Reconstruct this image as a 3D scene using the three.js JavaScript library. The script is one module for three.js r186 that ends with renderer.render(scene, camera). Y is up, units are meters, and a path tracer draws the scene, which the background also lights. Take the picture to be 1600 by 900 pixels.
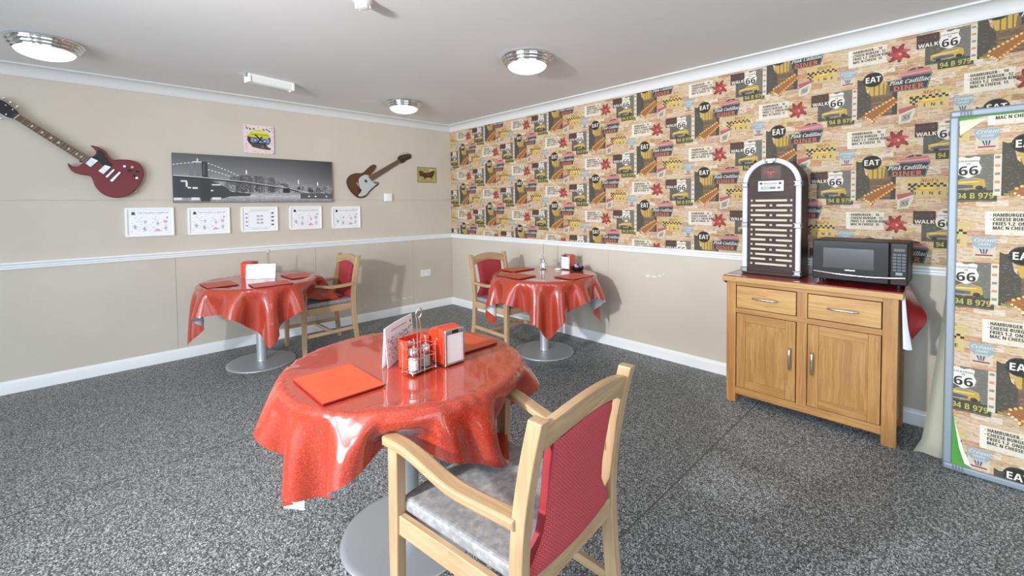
import * as THREE from 'three';
import { RoundedBoxGeometry } from 'three/addons/geometries/RoundedBoxGeometry.js';
import { RectAreaLightUniformsLib } from 'three/addons/lights/RectAreaLightUniformsLib.js';
import { mergeGeometries, toCreasedNormals, mergeVertices } from 'three/addons/utils/BufferGeometryUtils.js';

// ---------------------------------------------------------------- camera, light, exposure
const scene = new THREE.Scene();
const renderer = new THREE.WebGLRenderer({ antialias: true });
renderer.toneMapping = THREE.LinearToneMapping;
renderer.toneMappingExposure = 0.96;
renderer.shadowMap.enabled = true;
renderer.shadowMap.type = THREE.PCFSoftShadowMap;
RectAreaLightUniformsLib.init();

const FOCAL = 684, PX = 800, PY = 342;                       // pixels of the 1600 x 900 frame; the lens is shifted
const CAM = new THREE.Vector3(-3.617, 1.38, 4.957);
const RIGHT = new THREE.Vector3(0.71923, -0.01021, 0.6947), UP = new THREE.Vector3(0.03044, 0.9994, -0.01682), FWD = new THREE.Vector3(0.6941, -0.03325, -0.71911);
const camera = new THREE.PerspectiveCamera(2 * Math.atan(450 / FOCAL) * 180 / Math.PI, 1600 / 900, 0.05, 60);
camera.position.copy(CAM);
camera.quaternion.setFromRotationMatrix(new THREE.Matrix4().makeBasis(RIGHT, UP, FWD.clone().negate()));
camera.setViewOffset(1600, 900, 0, 450 - PY, 1600, 900);
camera.updateProjectionMatrix();

scene.background = new THREE.Color(0.75, 0.86, 1.0);         // bright overcast sky outside the windows

const ROOM = { x0: -8.5, z1: 7.3, h: 2.465 };
function areaLight(name, color, intensity, w, h, pos, target) {
  const l = new THREE.RectAreaLight(color, intensity, w, h);
  l.name = name; l.position.set(...pos); l.lookAt(...target); l.castShadow = true; scene.add(l); return l;
}
// daylight entering through the two windows (behind and left of the camera)
areaLight('daylight_left', new THREE.Color(0.74, 0.87, 1.0), 15.6, 3.9, 1.65, [ROOM.x0 + 0.03, 1.3, 4.4], [0, 1.3, 4.4]);
areaLight('daylight_rear', new THREE.Color(0.74, 0.87, 1.0), 2.3, 3.3, 2.0, [-2.9, 1.1, ROOM.z1 - 0.03], [-2.9, 1.1, 0]);
// the photographer's flash head left of the camera: it throws the crisp shadows of the ceiling fittings
const FLASH = [-5.15, 1.86, 3.6];
{
  const l = new THREE.SpotLight(new THREE.Color(1.0, 0.985, 0.97), 46, 0, 1.2, 1, 2);
  l.name = 'flash'; l.position.set(FLASH[0] + 0.03, FLASH[1], FLASH[2] - 0.004); l.target.position.set(-0.2, 1.3, 2.8); l.shadow.radius = 4; l.castShadow = true; scene.add(l, l.target);
}

// a pixel of the photograph to a point on a plane of the room
const rayOf = (px, py) => RIGHT.clone().multiplyScalar(px - PX).addScaledVector(UP, PY - py).addScaledVector(FWD, FOCAL);
const onZ = (px, py, z) => { const r = rayOf(px, py); return CAM.clone().addScaledVector(r, (z - CAM.z) / r.z); };

const onX = (px, py, x) => { const r = rayOf(px, py); return CAM.clone().addScaledVector(r, (x - CAM.x) / r.x); };

// ---------------------------------------------------------------- helpers
let seed = 7;
const rnd = () => { seed = (seed + 0x6d2b79f5) | 0; let t = Math.imul(seed ^ (seed >>> 15), 1 | seed); t = (t + Math.imul(t ^ (t >>> 7), 61 | t)) ^ t; return ((t ^ (t >>> 14)) >>> 0) / 4294967296; };
const rr = (a, b) => a + (b - a) * rnd();
const used = new Map();
function numbered(n) { const k = used.get(n) ?? 0; used.set(n, k + 1); return k ? n + '_' + String(k).padStart(3, '0') : n; }
function shade(o) { o.castShadow = true; o.receiveShadow = true; return o; }
function tag(o, label, category, group) { o.userData.label = label; o.userData.category = category; if (group) o.userData.group = group; return o; }
function thing(name, label, category, pos = [0, 0, 0], turn = 0, group) {
  const g = new THREE.Group(); g.name = numbered(name); g.position.set(...pos); g.rotation.y = turn; scene.add(g); return tag(g, label, category, group);
}
function part(name, geo, mat, parent) { const m = shade(new THREE.Mesh(geo, mat)); m.name = name; parent.add(m); return m; }
function single(name, geo, mat, label, category, group) { const m = shade(new THREE.Mesh(geo, mat)); m.name = numbered(name); scene.add(m); return tag(m, label, category, group); }
function struct(name, geo, mat, label, category) { const m = shade(new THREE.Mesh(geo, mat)); m.name = name; m.userData.kind = 'structure'; scene.add(m); if (label) tag(m, label, category); return m; }
function copyOf(o, label, pos, turn) { const c = o.clone(); c.name = numbered(o.name.replace(/_\d{3}$/, '')); c.userData = { ...o.userData, label }; c.position.set(...pos); c.rotation.y = turn ?? o.rotation.y; scene.add(c); return c; }

// texture coordinates in metres by the way a face points; grain: axis along which u runs
function metreUV(geo, grain = 'x', off = 0) {
  const g = geo.index ? geo.toNonIndexed() : geo, p = g.attributes.position, n = g.attributes.normal, uv = new Float32Array(p.count * 2);
  const gi = 'xyz'.indexOf(grain);
  for (let i = 0; i < p.count; i += 3) {
    const a = [0, 0, 0];
    for (let k = 0; k < 3; k++) { a[0] += Math.abs(n.getX(i + k)); a[1] += Math.abs(n.getY(i + k)); a[2] += Math.abs(n.getZ(i + k)); }
    const dom = a.indexOf(Math.max(...a)); let ax = [0, 1, 2].filter((q) => q !== dom);
    if (ax[1] === gi) ax = [ax[1], ax[0]];
    for (let k = 0; k < 3; k++) {
      const c = [p.getX(i + k), p.getY(i + k), p.getZ(i + k)];
      uv[(i + k) * 2] = c[ax[0]] + off; uv[(i + k) * 2 + 1] = c[ax[1]] + off * 1.7 + dom * 0.31;
    }
  }
  g.setAttribute('uv', new THREE.BufferAttribute(uv, 2)); return g;
}
function rb(w, h, d, x = 0, y = 0, z = 0, r = 0.004, grain) {
  const g = new RoundedBoxGeometry(w, h, d, 2, Math.min(r, w / 2.01, h / 2.01, d / 2.01)); g.translate(x, y, z);
  return metreUV(g, grain ?? (w >= h && w >= d ? 'x' : h >= d ? 'y' : 'z'), (x * 3.1 + y * 1.3 + z * 2.3) % 1);
}
function bx(x0, x1, y0, y1, z0, z1, grain) { const g = new THREE.BoxGeometry(x1 - x0, y1 - y0, z1 - z0); g.translate((x0 + x1) / 2, (y0 + y1) / 2, (z0 + z1) / 2); return metreUV(g, grain ?? 'x'); }
function tube(pts, r, seg = 24, radial = 8, closed = false) { return new THREE.TubeGeometry(new THREE.CatmullRomCurve3(pts.map((p) => new THREE.Vector3(...p)), closed, 'centripetal'), seg, r, radial, closed); }
function polyTube(pts, r, radial = 8) { const c = new THREE.CurvePath(); const v = pts.map((p) => new THREE.Vector3(...p)); for (let i = 0; i + 1 < v.length; i++) c.add(new THREE.LineCurve3(v[i], v[i + 1])); return mergeGeometries(v.slice(1).map((b, i) => new THREE.TubeGeometry(new THREE.LineCurve3(v[i], b), 1, r, radial))); }
function lathe(pts, seg = 48) { return new THREE.LatheGeometry(pts.map(([r, y]) => new THREE.Vector2(r, y)), seg); }
function cyl(r0, r1, h, x, y, z, seg = 24) { const g = new THREE.CylinderGeometry(r0, r1, h, seg); g.translate(x, y, z); return g; }
function ext(shape, depth, bevel = 0, seg = 2, curve = 12) {
  return new THREE.ExtrudeGeometry(shape, { depth: depth - 2 * bevel, bevelEnabled: bevel > 0, bevelThickness: bevel, bevelSize: bevel, bevelOffset: -bevel, bevelSegments: seg, curveSegments: curve }).translate(0, 0, bevel);
}
const poly = (pts) => new THREE.Shape(pts.map(([x, y]) => new THREE.Vector2(x, y)));
function smoothPoly(pts, n = 120, tension = 0.5) { return poly(new THREE.CatmullRomCurve3(pts.map(([x, y]) => new THREE.Vector3(x, y, 0)), true, 'catmullrom', tension).getPoints(n).slice(0, -1).map((v) => [v.x, v.y])); }
// a side profile given as (z, y) pairs, extruded across x and centred on x
function sideways(shape, width, bevel, x = 0) { const g = ext(shape, width, bevel); g.translate(0, 0, -width / 2); g.applyMatrix4(new THREE.Matrix4().set(0, 0, -1, x, 0, 1, 0, 0, 1, 0, 0, 0, 0, 0, 0, 1)); return g; }

// ---------------------------------------------------------------- textures
function canvasTex(w, h, draw, repeat) {
  const c = document.createElement('canvas'); c.width = w; c.height = h; draw(c.getContext('2d'), w, h);
  const t = new THREE.CanvasTexture(c); t.colorSpace = THREE.SRGBColorSpace; t.wrapS = t.wrapT = THREE.RepeatWrapping; t.magFilter = THREE.LinearFilter;
  if (repeat) t.repeat.set(...repeat); return t;
}
function dataTex(n, fn, srgb = true, repeat) {
  const d = new Uint8Array(n * n * 4); for (let y = 0; y < n; y++) for (let x = 0; x < n; x++) { const c = fn(x / n, y / n, x, y), i = (y * n + x) * 4; d[i] = c[0]; d[i + 1] = c[1]; d[i + 2] = c[2]; d[i + 3] = 255; }
  const t = new THREE.DataTexture(d, n, n); t.colorSpace = srgb ? THREE.SRGBColorSpace : THREE.NoColorSpace; t.wrapS = t.wrapT = THREE.RepeatWrapping; t.magFilter = THREE.LinearFilter; t.needsUpdate = true;
  if (repeat) t.repeat.set(...repeat); return t;
}
// tiling value noise
function noiseField(p, s) { const t = new Float32Array(p * p); let q = s; for (let i = 0; i < t.length; i++) { q = (Math.imul(q, 1664525) + 1013904223) | 0; t[i] = (q >>> 8) / 16777216; } return (u, v) => { const x = u * p, y = v * p, i = Math.floor(x), j = Math.floor(y), fx = x - i, fy = y - j, a = fx * fx * (3 - 2 * fx), b = fy * fy * (3 - 2 * fy), g = (m, n) => t[(((n % p) + p) % p) * p + (((m % p) + p) % p)]; return (g(i, j) * (1 - a) + g(i + 1, j) * a) * (1 - b) + (g(i, j + 1) * (1 - a) + g(i + 1, j + 1) * a) * b; }; }
const n8 = noiseField(8, 11), n16 = noiseField(16, 23), n32 = noiseField(32, 37), n64 = noiseField(64, 51), n128 = noiseField(128, 77), n256 = noiseField(256, 91);
const mixc = (a, b, t) => [a[0] + (b[0] - a[0]) * t, a[1] + (b[1] - a[1]) * t, a[2] + (b[2] - a[2]) * t];
const clamp = (x, a = 0, b = 1) => Math.min(b, Math.max(a, x));

// vinyl floor with chips: charcoal ground, pale and dark flakes
const floorTex = (() => {
  const N = 1536, d = new Uint8Array(N * N * 4), cell = 5, M = Math.floor(N / cell);
  const tone = new Float32Array(M * M), jx = new Float32Array(M * M), jy = new Float32Array(M * M);
  for (let i = 0; i < M * M; i++) { const r = rnd(); tone[i] = r < 0.2 ? rr(165, 215) : r < 0.38 ? rr(120, 165) : r < 0.58 ? rr(34, 60) : rr(76, 112); jx[i] = rnd(); jy[i] = rnd(); }
  for (let y = 0; y < N; y++) for (let x = 0; x < N; x++) {
    const ci = Math.floor(x / cell), cj = Math.floor(y / cell); let best = 1e9, t = 0;
    for (let dj = -1; dj <= 1; dj++) for (let di = -1; di <= 1; di++) {
      const a = ci + di, b = cj + dj, k = ((b + M) % M) * M + ((a + M) % M), dx = (a + jx[k]) * cell - x, dy = (b + jy[k]) * cell - y, q = dx * dx + dy * dy;
      if (q < best) { best = q; t = tone[k]; }
    }
    const i = (y * N + x) * 4; d[i] = t * 0.97; d[i + 1] = t; d[i + 2] = t * 1.01; d[i + 3] = 255;
  }
  const tx = new THREE.DataTexture(d, N, N); tx.colorSpace = THREE.SRGBColorSpace; tx.wrapS = tx.wrapT = THREE.RepeatWrapping; tx.magFilter = THREE.LinearFilter; tx.needsUpdate = true; tx.repeat.set(1 / 1.25, 1 / 1.25); return tx;
})();

function woodTex(base, dark, light, s, n = 512) {   // u along the grain
  const a = noiseField(64, s), b = noiseField(16, s + 3), c = noiseField(8, s + 9);
  return dataTex(n, (u, v) => { const w = v + 0.02 * b(u, v); const f = 0.5 * a(u * 0.06, w) + 0.3 * a(u * 0.12 + 0.3, (w * 3) % 1) + 0.2 * n256(u * 0.15, (w * 1.0)); const k = clamp((f - 0.3) * 2.2); return mixc(mixc(dark, base, k), light, clamp((c(u, v) - 0.45) * 0.9)); });
}
const beechTex = woodTex([186, 156, 119], [168, 136, 100], [194, 167, 132], 131); beechTex.repeat.set(1, 2);
const oakTex = woodTex([182, 134, 74], [154, 106, 52], [192, 148, 90], 231); oakTex.repeat.set(1, 2);
const oakPaleTex = woodTex([196, 153, 92], [172, 126, 68], [204, 165, 108], 331); oakPaleTex.repeat.set(1, 2);
const darkWoodTex = woodTex([62, 44, 36], [44, 30, 25], [72, 52, 43], 431); darkWoodTex.repeat.set(1, 2);
const clothTex = dataTex(512, (u, v, x, y) => { const g = n256(u, v), h = n128(u + 0.3, v + 0.2), k = n8(u, v); let c = mixc([146, 33, 21], [182, 74, 45], clamp(g * 0.75 + h * 0.25)); if (n256(u * 1.0 + 0.51, v + 0.37) > 0.86) c = mixc(c, [222, 118, 92], 0.75); return mixc(c, [174, 52, 33], k * 0.25); }, true, [1 / 0.55, 1 / 0.55]);
const weaveTex = dataTex(256, (u, v, x, y) => { const a = (x + Math.floor(y / 8) * 8) % 16, b = y % 8, rim = a < 3 || b < 2; const k = n128(u, v); return rim ? mixc([182, 78, 80], [206, 106, 104], k) : mixc([156, 40, 47], [176, 54, 60], k); }, true, [1 / 0.17, 1 / 0.17]);
const leatherTex = dataTex(512, (u, v) => { const k = 0.5 * n32(u, v) + 0.3 * n64(u, v) + 0.2 * n128(u, v); return mixc([126, 126, 126], [160, 160, 160], clamp((k - 0.25) * 1.8)); }, true, [1 / 0.5, 1 / 0.5]);
const plasterBump = dataTex(512, (u, v) => { const k = 255 * (0.5 * n64(u, v) + 0.3 * n128(u, v) + 0.2 * n256(u, v)); return [k, k, k]; }, false, [1 / 1.1, 1 / 1.1]);
const wallTex = dataTex(512, (u, v) => { const k = 0.6 * n8(u, v) + 0.25 * n32(u, v) + 0.15 * n256(u, v); return mixc([198, 189, 175], [206, 198, 185], k); }, true, [1 / 2.3, 1 / 2.3]);

// ---------------------------------------------------------------- materials
const S = (o) => new THREE.MeshStandardMaterial(o), PH = (o) => new THREE.MeshPhysicalMaterial(o);
const M = {
  floor: S({ map: floorTex, roughness: 0.55 }), weld: S({ color: 0x4a4b4c, roughness: 0.6 }),
  wall: S({ map: wallTex, roughness: 0.75, bumpMap: plasterBump, bumpScale: 0.0003 }),
  ceiling: S({ color: 0xe6e5e4, roughness: 0.85, bumpMap: plasterBump, bumpScale: 0.00025 }),
  trim: S({ color: 0xf0f1f2, roughness: 0.35 }), cove: S({ color: 0xd6d6d4, roughness: 0.6 }),
  beech: PH({ map: beechTex, roughness: 0.42, clearcoat: 0.25, clearcoatRoughness: 0.3 }),
  oak: PH({ map: oakTex, roughness: 0.45, clearcoat: 0.2, clearcoatRoughness: 0.3 }), oakPale: PH({ map: oakPaleTex, roughness: 0.45, clearcoat: 0.2, clearcoatRoughness: 0.3 }),
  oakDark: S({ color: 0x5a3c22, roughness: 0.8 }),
  darkWood: PH({ map: darkWoodTex, roughness: 0.5, specularIntensity: 0.6 }),
  cloth: PH({ map: clothTex, roughness: 0.32, clearcoat: 1, clearcoatRoughness: 0.04 }), clothBack: S({ color: 0xe8e8ee, roughness: 0.7 }),
  clothPlain: PH({ color: 0xa01220, roughness: 0.3, clearcoat: 1, clearcoatRoughness: 0.05 }),
  weave: S({ map: weaveTex, roughness: 0.85 }), redFront: S({ color: 0xa23038, roughness: 0.7 }), leather: PH({ map: leatherTex, roughness: 0.5, clearcoat: 0.15, clearcoatRoughness: 0.4 }),
  steel: S({ color: 0xb9bdc2, roughness: 0.42, metalness: 0.6 }), chrome: S({ color: 0xdcdcdc, roughness: 0.1, metalness: 1 }), nickel: S({ color: 0x8f9092, roughness: 0.38, metalness: 0.9 }), chromeSoft: S({ color: 0xcfcfd0, roughness: 0.25, metalness: 1 }),
  white: S({ color: 0xf2f2f0, roughness: 0.4 }), whiteMatt: S({ color: 0xededea, roughness: 0.8 }), black: S({ color: 0x121214, roughness: 0.5 }), blackGloss: PH({ color: 0x0b0c0e, roughness: 0.4, specularIntensity: 0.5, clearcoat: 0.08, clearcoatRoughness: 0.06 }),
  grey: S({ color: 0x8f979e, roughness: 0.45, metalness: 0.3 }), greyFrame: S({ color: 0x8c969e, roughness: 0.45, metalness: 0.25 }), greyDark: S({ color: 0x6c757d, roughness: 0.5 }),
  mat: S({ color: 0xc8402e, roughness: 0.5 }), matDark: S({ color: 0x8d1d22, roughness: 0.5 }), orangeRed: PH({ color: 0xd83a1c, roughness: 0.35, clearcoat: 0.6, clearcoatRoughness: 0.1 }),
  napkin: S({ color: 0xfafafa, roughness: 0.9 }), salt: S({ color: 0xf7f5f2, roughness: 0.95 }), pepper: S({ color: 0x9c948b, roughness: 0.95 }),
  glass: PH({ color: 0xffffff, roughness: 0.03, transmission: 1, thickness: 0, ior: 1.5 }),
  opal: S({ color: 0xffffff, roughness: 0.4, emissive: 0xfff6ea, emissiveIntensity: 1.6 }),
  tubeWhite: PH({ color: 0xe4e6f6, roughness: 0.25, clearcoat: 0.6, clearcoatRoughness: 0.1 }),
  cream: S({ color: 0xd9cdb8, roughness: 0.8 }), curtain: S({ color: 0xb9b6a2, roughness: 0.85 }), green: S({ color: 0x4f9a3c, roughness: 0.9 }),
  guitarRed: PH({ color: 0x6e0d16, roughness: 0.45, clearcoat: 0.15, clearcoatRoughness: 0.2 }), guitarEdge: PH({ color: 0x3d060c, roughness: 0.3, clearcoat: 1, clearcoatRoughness: 0.05 }),
  rosewood: S({ color: 0x5b4436, roughness: 0.6 }), ivory: S({ color: 0xd9d3c4, roughness: 0.5 }), fret: S({ color: 0xa59a88, roughness: 0.3, metalness: 0.8 }),
  sunburst: S({ color: 0x5a3a20, roughness: 0.4 }), umber: S({ color: 0x3b2a1e, roughness: 0.5 }), pickguard: S({ color: 0xb9c0be, roughness: 0.45 }), neckBrown: S({ color: 0x64503f, roughness: 0.6 }),
};

// ---------------------------------------------------------------- wallpaper print
const TILE_W = 1.064, TILE_H = 0.526;
function wallpaperDraw(ctx, W, H) {
  const K = W / TILE_W; ctx.fillStyle = '#cdb592'; ctx.fillRect(0, 0, W, H);
  // printed washed brickwork
  const pal = ['#d9c7ab', '#cfb491', '#c79d76', '#e2d6c2', '#b98a68', '#d8bfa0', '#c8a988', '#e6dccb', '#bf8f5f', '#d3ad98', '#d9c08c', '#c9b07c'];
  const rows = 18, bh = H / rows;
  for (let r = 0; r < rows; r++) for (let k = -1; k < 12; k++) {
    const bw = W / 10, x = k * bw + (r % 2) * bw / 2, c = pal[Math.floor(rnd() * pal.length)];
    for (const o of [0, W]) { ctx.fillStyle = c; ctx.fillRect(x + 2 + o * 0, r * bh + 2, bw - 4, bh - 4); }
  }
  for (let i = 0; i < 170; i++) { ctx.globalAlpha = rr(0.2, 0.5); ctx.fillStyle = ['#e0cf98', '#e6ded2', '#cf9f86', '#bf9a62', '#b9a58e', '#d9b9a4'][i % 6]; const w = rr(60, 230), h = rr(16, 60); ctx.fillRect(rnd() * W - w / 2, rnd() * H - h / 2, w, h); }
  for (let i = 0; i < 4200; i++) { ctx.globalAlpha = rr(0.2, 0.65); ctx.fillStyle = ['#ddd0bf', '#a5745a', '#9a8068', '#d8c394', '#e2d9cd', '#846650', '#c79c76', '#c59a90', '#cbb6a6'][Math.floor(rnd() * 9)]; const w = rr(6, 70), h = rr(3, 15); ctx.fillRect(rnd() * W - w / 2, rnd() * H - h / 2, w, h); }
  ctx.globalAlpha = 1;
  const copies = []; for (let a = -1; a <= 2; a++) for (let b = -2; b <= 2; b++) { copies.push([0.266 + a * TILE_W, TILE_H / 2 + b * TILE_H]); copies.push([0.266 + TILE_W / 2 + a * TILE_W, b * TILE_H]); }
  const all = (fn) => { for (const [cx, cy] of copies) { if (cx < -0.5 || cx > TILE_W + 0.5 || cy < -0.6 || cy > TILE_H + 0.6) continue; ctx.save(); ctx.translate(cx * K, H - cy * K); ctx.scale(K, K); fn(); ctx.restore(); } };
  const P = (pts, fill) => { ctx.fillStyle = fill; ctx.beginPath(); pts.forEach(([x, y], i) => (i ? ctx.lineTo(x, -y) : ctx.moveTo(x, -y))); ctx.closePath(); ctx.fill(); };
  const R = (x0, x1, y0, y1, fill) => { ctx.fillStyle = fill; ctx.fillRect(x0, -y1, x1 - x0, y1 - y0); };
  const T = (s, x, y, h, fill, font = 'bold', fam = 'sans-serif', wide = 1, skew = 0) => { ctx.save(); ctx.translate(x, -y); ctx.transform(wide, 0, skew, 1, 0, 0); ctx.scale(h / 100, h / 100); ctx.font = font + ' 100px ' + fam; ctx.fillStyle = fill; ctx.textAlign = 'center'; ctx.textBaseline = 'alphabetic'; ctx.fillText(s, 0, 0); ctx.restore(); };
  const TL = (s, x, y, h, fill, wide = 1) => { ctx.save(); ctx.translate(x, -y); ctx.scale(wide * h / 100, h / 100); ctx.font = 'bold 100px sans-serif'; ctx.fillStyle = fill; ctx.textAlign = 'left'; ctx.fillText(s, 0, 0); ctx.restore(); };
  const E = (x, y, rx, ry, fill) => { ctx.fillStyle = fill; ctx.beginPath(); ctx.ellipse(x, -y, rx, ry, 0, 0, 7); ctx.fill(); };
  // menu board
  all(() => { P([[-0.127, 0.217], [0.068, 0.215], [0.06, 0.14], [0.07, 0.1], [-0.119, 0.102]], '#e6dfcf'); R(-0.127, -0.105, 0.102, 0.217, '#efebe2');
    [['\u00b7 HAMBURGER -   10', 0.19], ['\u00b7 CHEESE BURGER - 12', 0.169], ['  FRIES 1.2  ONION RINGS', 0.148], ['  MAC N CHEESE  15', 0.127]].forEach(([s, y]) => { TL(s, -0.112, y, 0.022, '#1b1714', 0.76); TL(s, -0.1112, y, 0.022, '#1b1714', 0.76); }); });
  // red starburst flower
  all(() => { for (let k = 0; k < 7; k++) { const a = k * 0.9 + 0.3, r = k % 2 ? 0.05 : 0.06; ctx.save(); ctx.translate(0.122, -0.138); ctx.rotate(a); ctx.fillStyle = k % 2 ? '#a8413a' : '#8f2c2c'; ctx.beginPath(); ctx.moveTo(-0.014, 0); ctx.quadraticCurveTo(-0.02, -r * 0.7, 0, -r); ctx.quadraticCurveTo(0.02, -r * 0.7, 0.014, 0); ctx.fill(); ctx.fillStyle = '#7d1f22'; ctx.beginPath(); ctx.arc(0.004, -r * 0.9, 0.008, 0, 7); ctx.fill(); ctx.restore(); } E(0.118, 0.135, 0.02, 0.018, '#b8403a'); E(0.165, 0.15, 0.012, 0.008, '#c0605a'); E(0.128, 0.135, 0.007, 0.007, '#dc9a90'); });
  // grey hoarding, walk sign, shield, car, number plate
  all(() => { R(-0.292, -0.104, -0.225, -0.1, '#56564f'); R(-0.2, -0.104, -0.225, -0.038, '#6d6c66'); for (let k = 0; k < 5; k++) R(-0.29 + k * 0.036, -0.27 + k * 0.036, -0.22, -0.2, '#494943');
    R(-0.33, -0.231, -0.12, -0.039, '#3f302b'); T('DONT', -0.281, -0.078, 0.03, '#5f342e', 'bold'); T('WALK', -0.279, -0.116, 0.032, '#f1ede6', 'bold');
    P([[-0.228, -0.05], [-0.212, -0.044], [-0.188, -0.052], [-0.164, -0.044], [-0.148, -0.05], [-0.153, -0.075], [-0.143, -0.1], [-0.15, -0.13], [-0.188, -0.152], [-0.226, -0.13], [-0.234, -0.1], [-0.224, -0.075]], '#ece9e2');
    T('CALIFORNIA', -0.188, -0.07, 0.0115, '#3c3a36'); T('US', -0.188, -0.084, 0.012, '#3c3a36'); T('66', -0.188, -0.136, 0.062, '#23211f', 'bold', 'sans-serif', 1.05);
    P([[-0.267, -0.2], [-0.27, -0.172], [-0.225, -0.162], [-0.205, -0.15], [-0.165, -0.148], [-0.133, -0.16], [-0.128, -0.192], [-0.14, -0.206], [-0.25, -0.208]], '#c3a548'); P([[-0.22, -0.164], [-0.203, -0.153], [-0.168, -0.151], [-0.15, -0.162]], '#8a8f86'); P([[-0.262, -0.19], [-0.225, -0.182], [-0.17, -0.186], [-0.17, -0.2], [-0.255, -0.204]], '#4b5678'); P([[-0.26, -0.172], [-0.15, -0.166], [-0.15, -0.171], [-0.26, -0.178]], '#efd765'); E(-0.15, -0.2, 0.013, 0.011, '#2b2b28'); E(-0.235, -0.205, 0.012, 0.008, '#2b2b28');
    ctx.save(); R(-0.237, -0.091, -0.262, -0.212, '#3d3d2e'); ctx.restore(); T('94 B 979', -0.164, -0.253, 0.04, '#bdb65e', 'bold', 'sans-serif', 0.82); });
  // white brick pier, dark figure, hoarding with lit arrow
  all(() => { R(-0.104, -0.078, -0.24, -0.04, '#e2dac9'); for (let k = 0; k < 5; k++) R(-0.1, -0.083, -0.22 + k * 0.04, -0.208 + k * 0.04, k % 2 ? '#c98f68' : '#8d8578');
    R(-0.078, 0.119, -0.235, -0.11, '#6b5440'); R(-0.02, 0.119, -0.11, -0.04, '#7b6148');
    P([[-0.027, -0.03], [0.068, -0.028], [0.062, -0.1], [-0.011, -0.1]], '#caa84a'); for (const x of [0.004, 0.028, 0.05]) R(x, x + 0.006, -0.1, -0.03, '#7b6030');
    for (let k = 0; k < 4; k++) R(0.0, 0.1, -0.15 - k * 0.022, -0.143 - k * 0.022, '#8c6f54'); R(0.095, 0.119, -0.235, -0.07, '#3b3a35'); R(-0.078, 0.02, -0.24, -0.222, '#24221e'); T('NEON', -0.05, -0.238, 0.014, '#d3cb5a');
    P([[-0.078, 0.02], [-0.06, 0.01], [-0.045, 0.014], [-0.03, -0.07], [-0.008, -0.1], [-0.008, -0.22], [-0.078, -0.228]], '#47443a');
    P([[-0.06, -0.222], [0.012, -0.19], [0.1, -0.12], [0.121, -0.15], [0.04, -0.226], [0.0, -0.275], [-0.006, -0.245]], '#9c6230');
    for (let k = 0; k < 9; k++) { const t = k / 8; E(-0.03 + t * 0.13, -0.207 + t * 0.075, 0.0062, 0.0062, '#f4c565'); E(0.01 + t * 0.105, -0.25 + t * 0.09, 0.0062, 0.0062, '#f0b04e'); if (k % 2) E(-0.04 + t * 0.045, -0.225 - t * 0.04, 0.005, 0.005, '#ffe09a'); } });
  // diner sign with pink car
  all(() => { P([[0.117, -0.01], [0.135, 0.012], [0.16, 0.018], [0.19, 0.034], [0.235, 0.032], [0.268, 0.016], [0.272, -0.005]], '#b9777b'); P([[0.16, 0.022], [0.185, 0.036], [0.2, 0.036], [0.2, 0.026]], '#3a2a2c'); P([[0.21, 0.037], [0.235, 0.034], [0.235, 0.026], [0.21, 0.027]], '#3a2a2c'); P([[0.13, 0.004], [0.266, 0.012], [0.266, 0.006], [0.13, -0.002]], '#e59aa0');
    P([[0.066, -0.022], [0.13, -0.02], [0.14, -0.006], [0.275, -0.006], [0.253, -0.097], [0.083, -0.094], [0.083, -0.06]], '#2d3532');
    ctx.lineWidth = 0.0025; ctx.strokeStyle = '#8d9a96'; ctx.beginPath(); [[0.07, -0.026], [0.132, -0.024], [0.142, -0.01], [0.27, -0.01], [0.25, -0.093], [0.087, -0.09]].forEach(([x, y], i) => (i ? ctx.lineTo(x, -y) : ctx.moveTo(x, -y))); ctx.stroke();
    T('Pink Cadillac', 0.17, -0.05, 0.033, '#e6e8ea', 'italic bold', 'serif', 0.84, -0.15); T('DINER', 0.168, -0.09, 0.042, '#8f2f22', 'bold', 'sans-serif', 1.12); T('DINER', 0.168, -0.089, 0.039, '#cf6a52', 'bold', 'sans-serif', 1.15); });
  // chequered taxi board
  all(() => { P([[0.172, -0.118], [0.345, -0.108], [0.345, -0.228], [0.178, -0.212]], '#d2ba7c'); P([[0.14, -0.1], [0.36, -0.1], [0.35, -0.125], [0.17, -0.12]], '#cdb678'); for (let k = 0; k < 12; k++) for (let q = 0; q < 2; q++) if ((k + q) % 2) R(0.176 + k * 0.014, 0.19 + k * 0.014, -0.162 + q * 0.012, -0.15 + q * 0.012, '#2a2722'); for (let k = 0; k < 3; k++) for (let q = 0; q < 4; q++) if ((k + q) % 2) R(0.176 + k * 0.012, 0.188 + k * 0.012, -0.19 + q * 0.012, -0.178 + q * 0.012, '#2a2722');
    T("Mel's", 0.27, -0.133, 0.03, '#a0392c', 'italic bold', 'serif'); E(0.265, -0.172, 0.052, 0.011, '#d9a72e'); E(0.265, -0.169, 0.04, 0.006, '#efcf62'); ['D', 'I', 'N', 'E'].forEach((q, i) => T(q, 0.205 + i * 0.037, -0.208, 0.025, '#2a2722', 'bold', 'sans-serif', 1.1)); });
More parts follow.
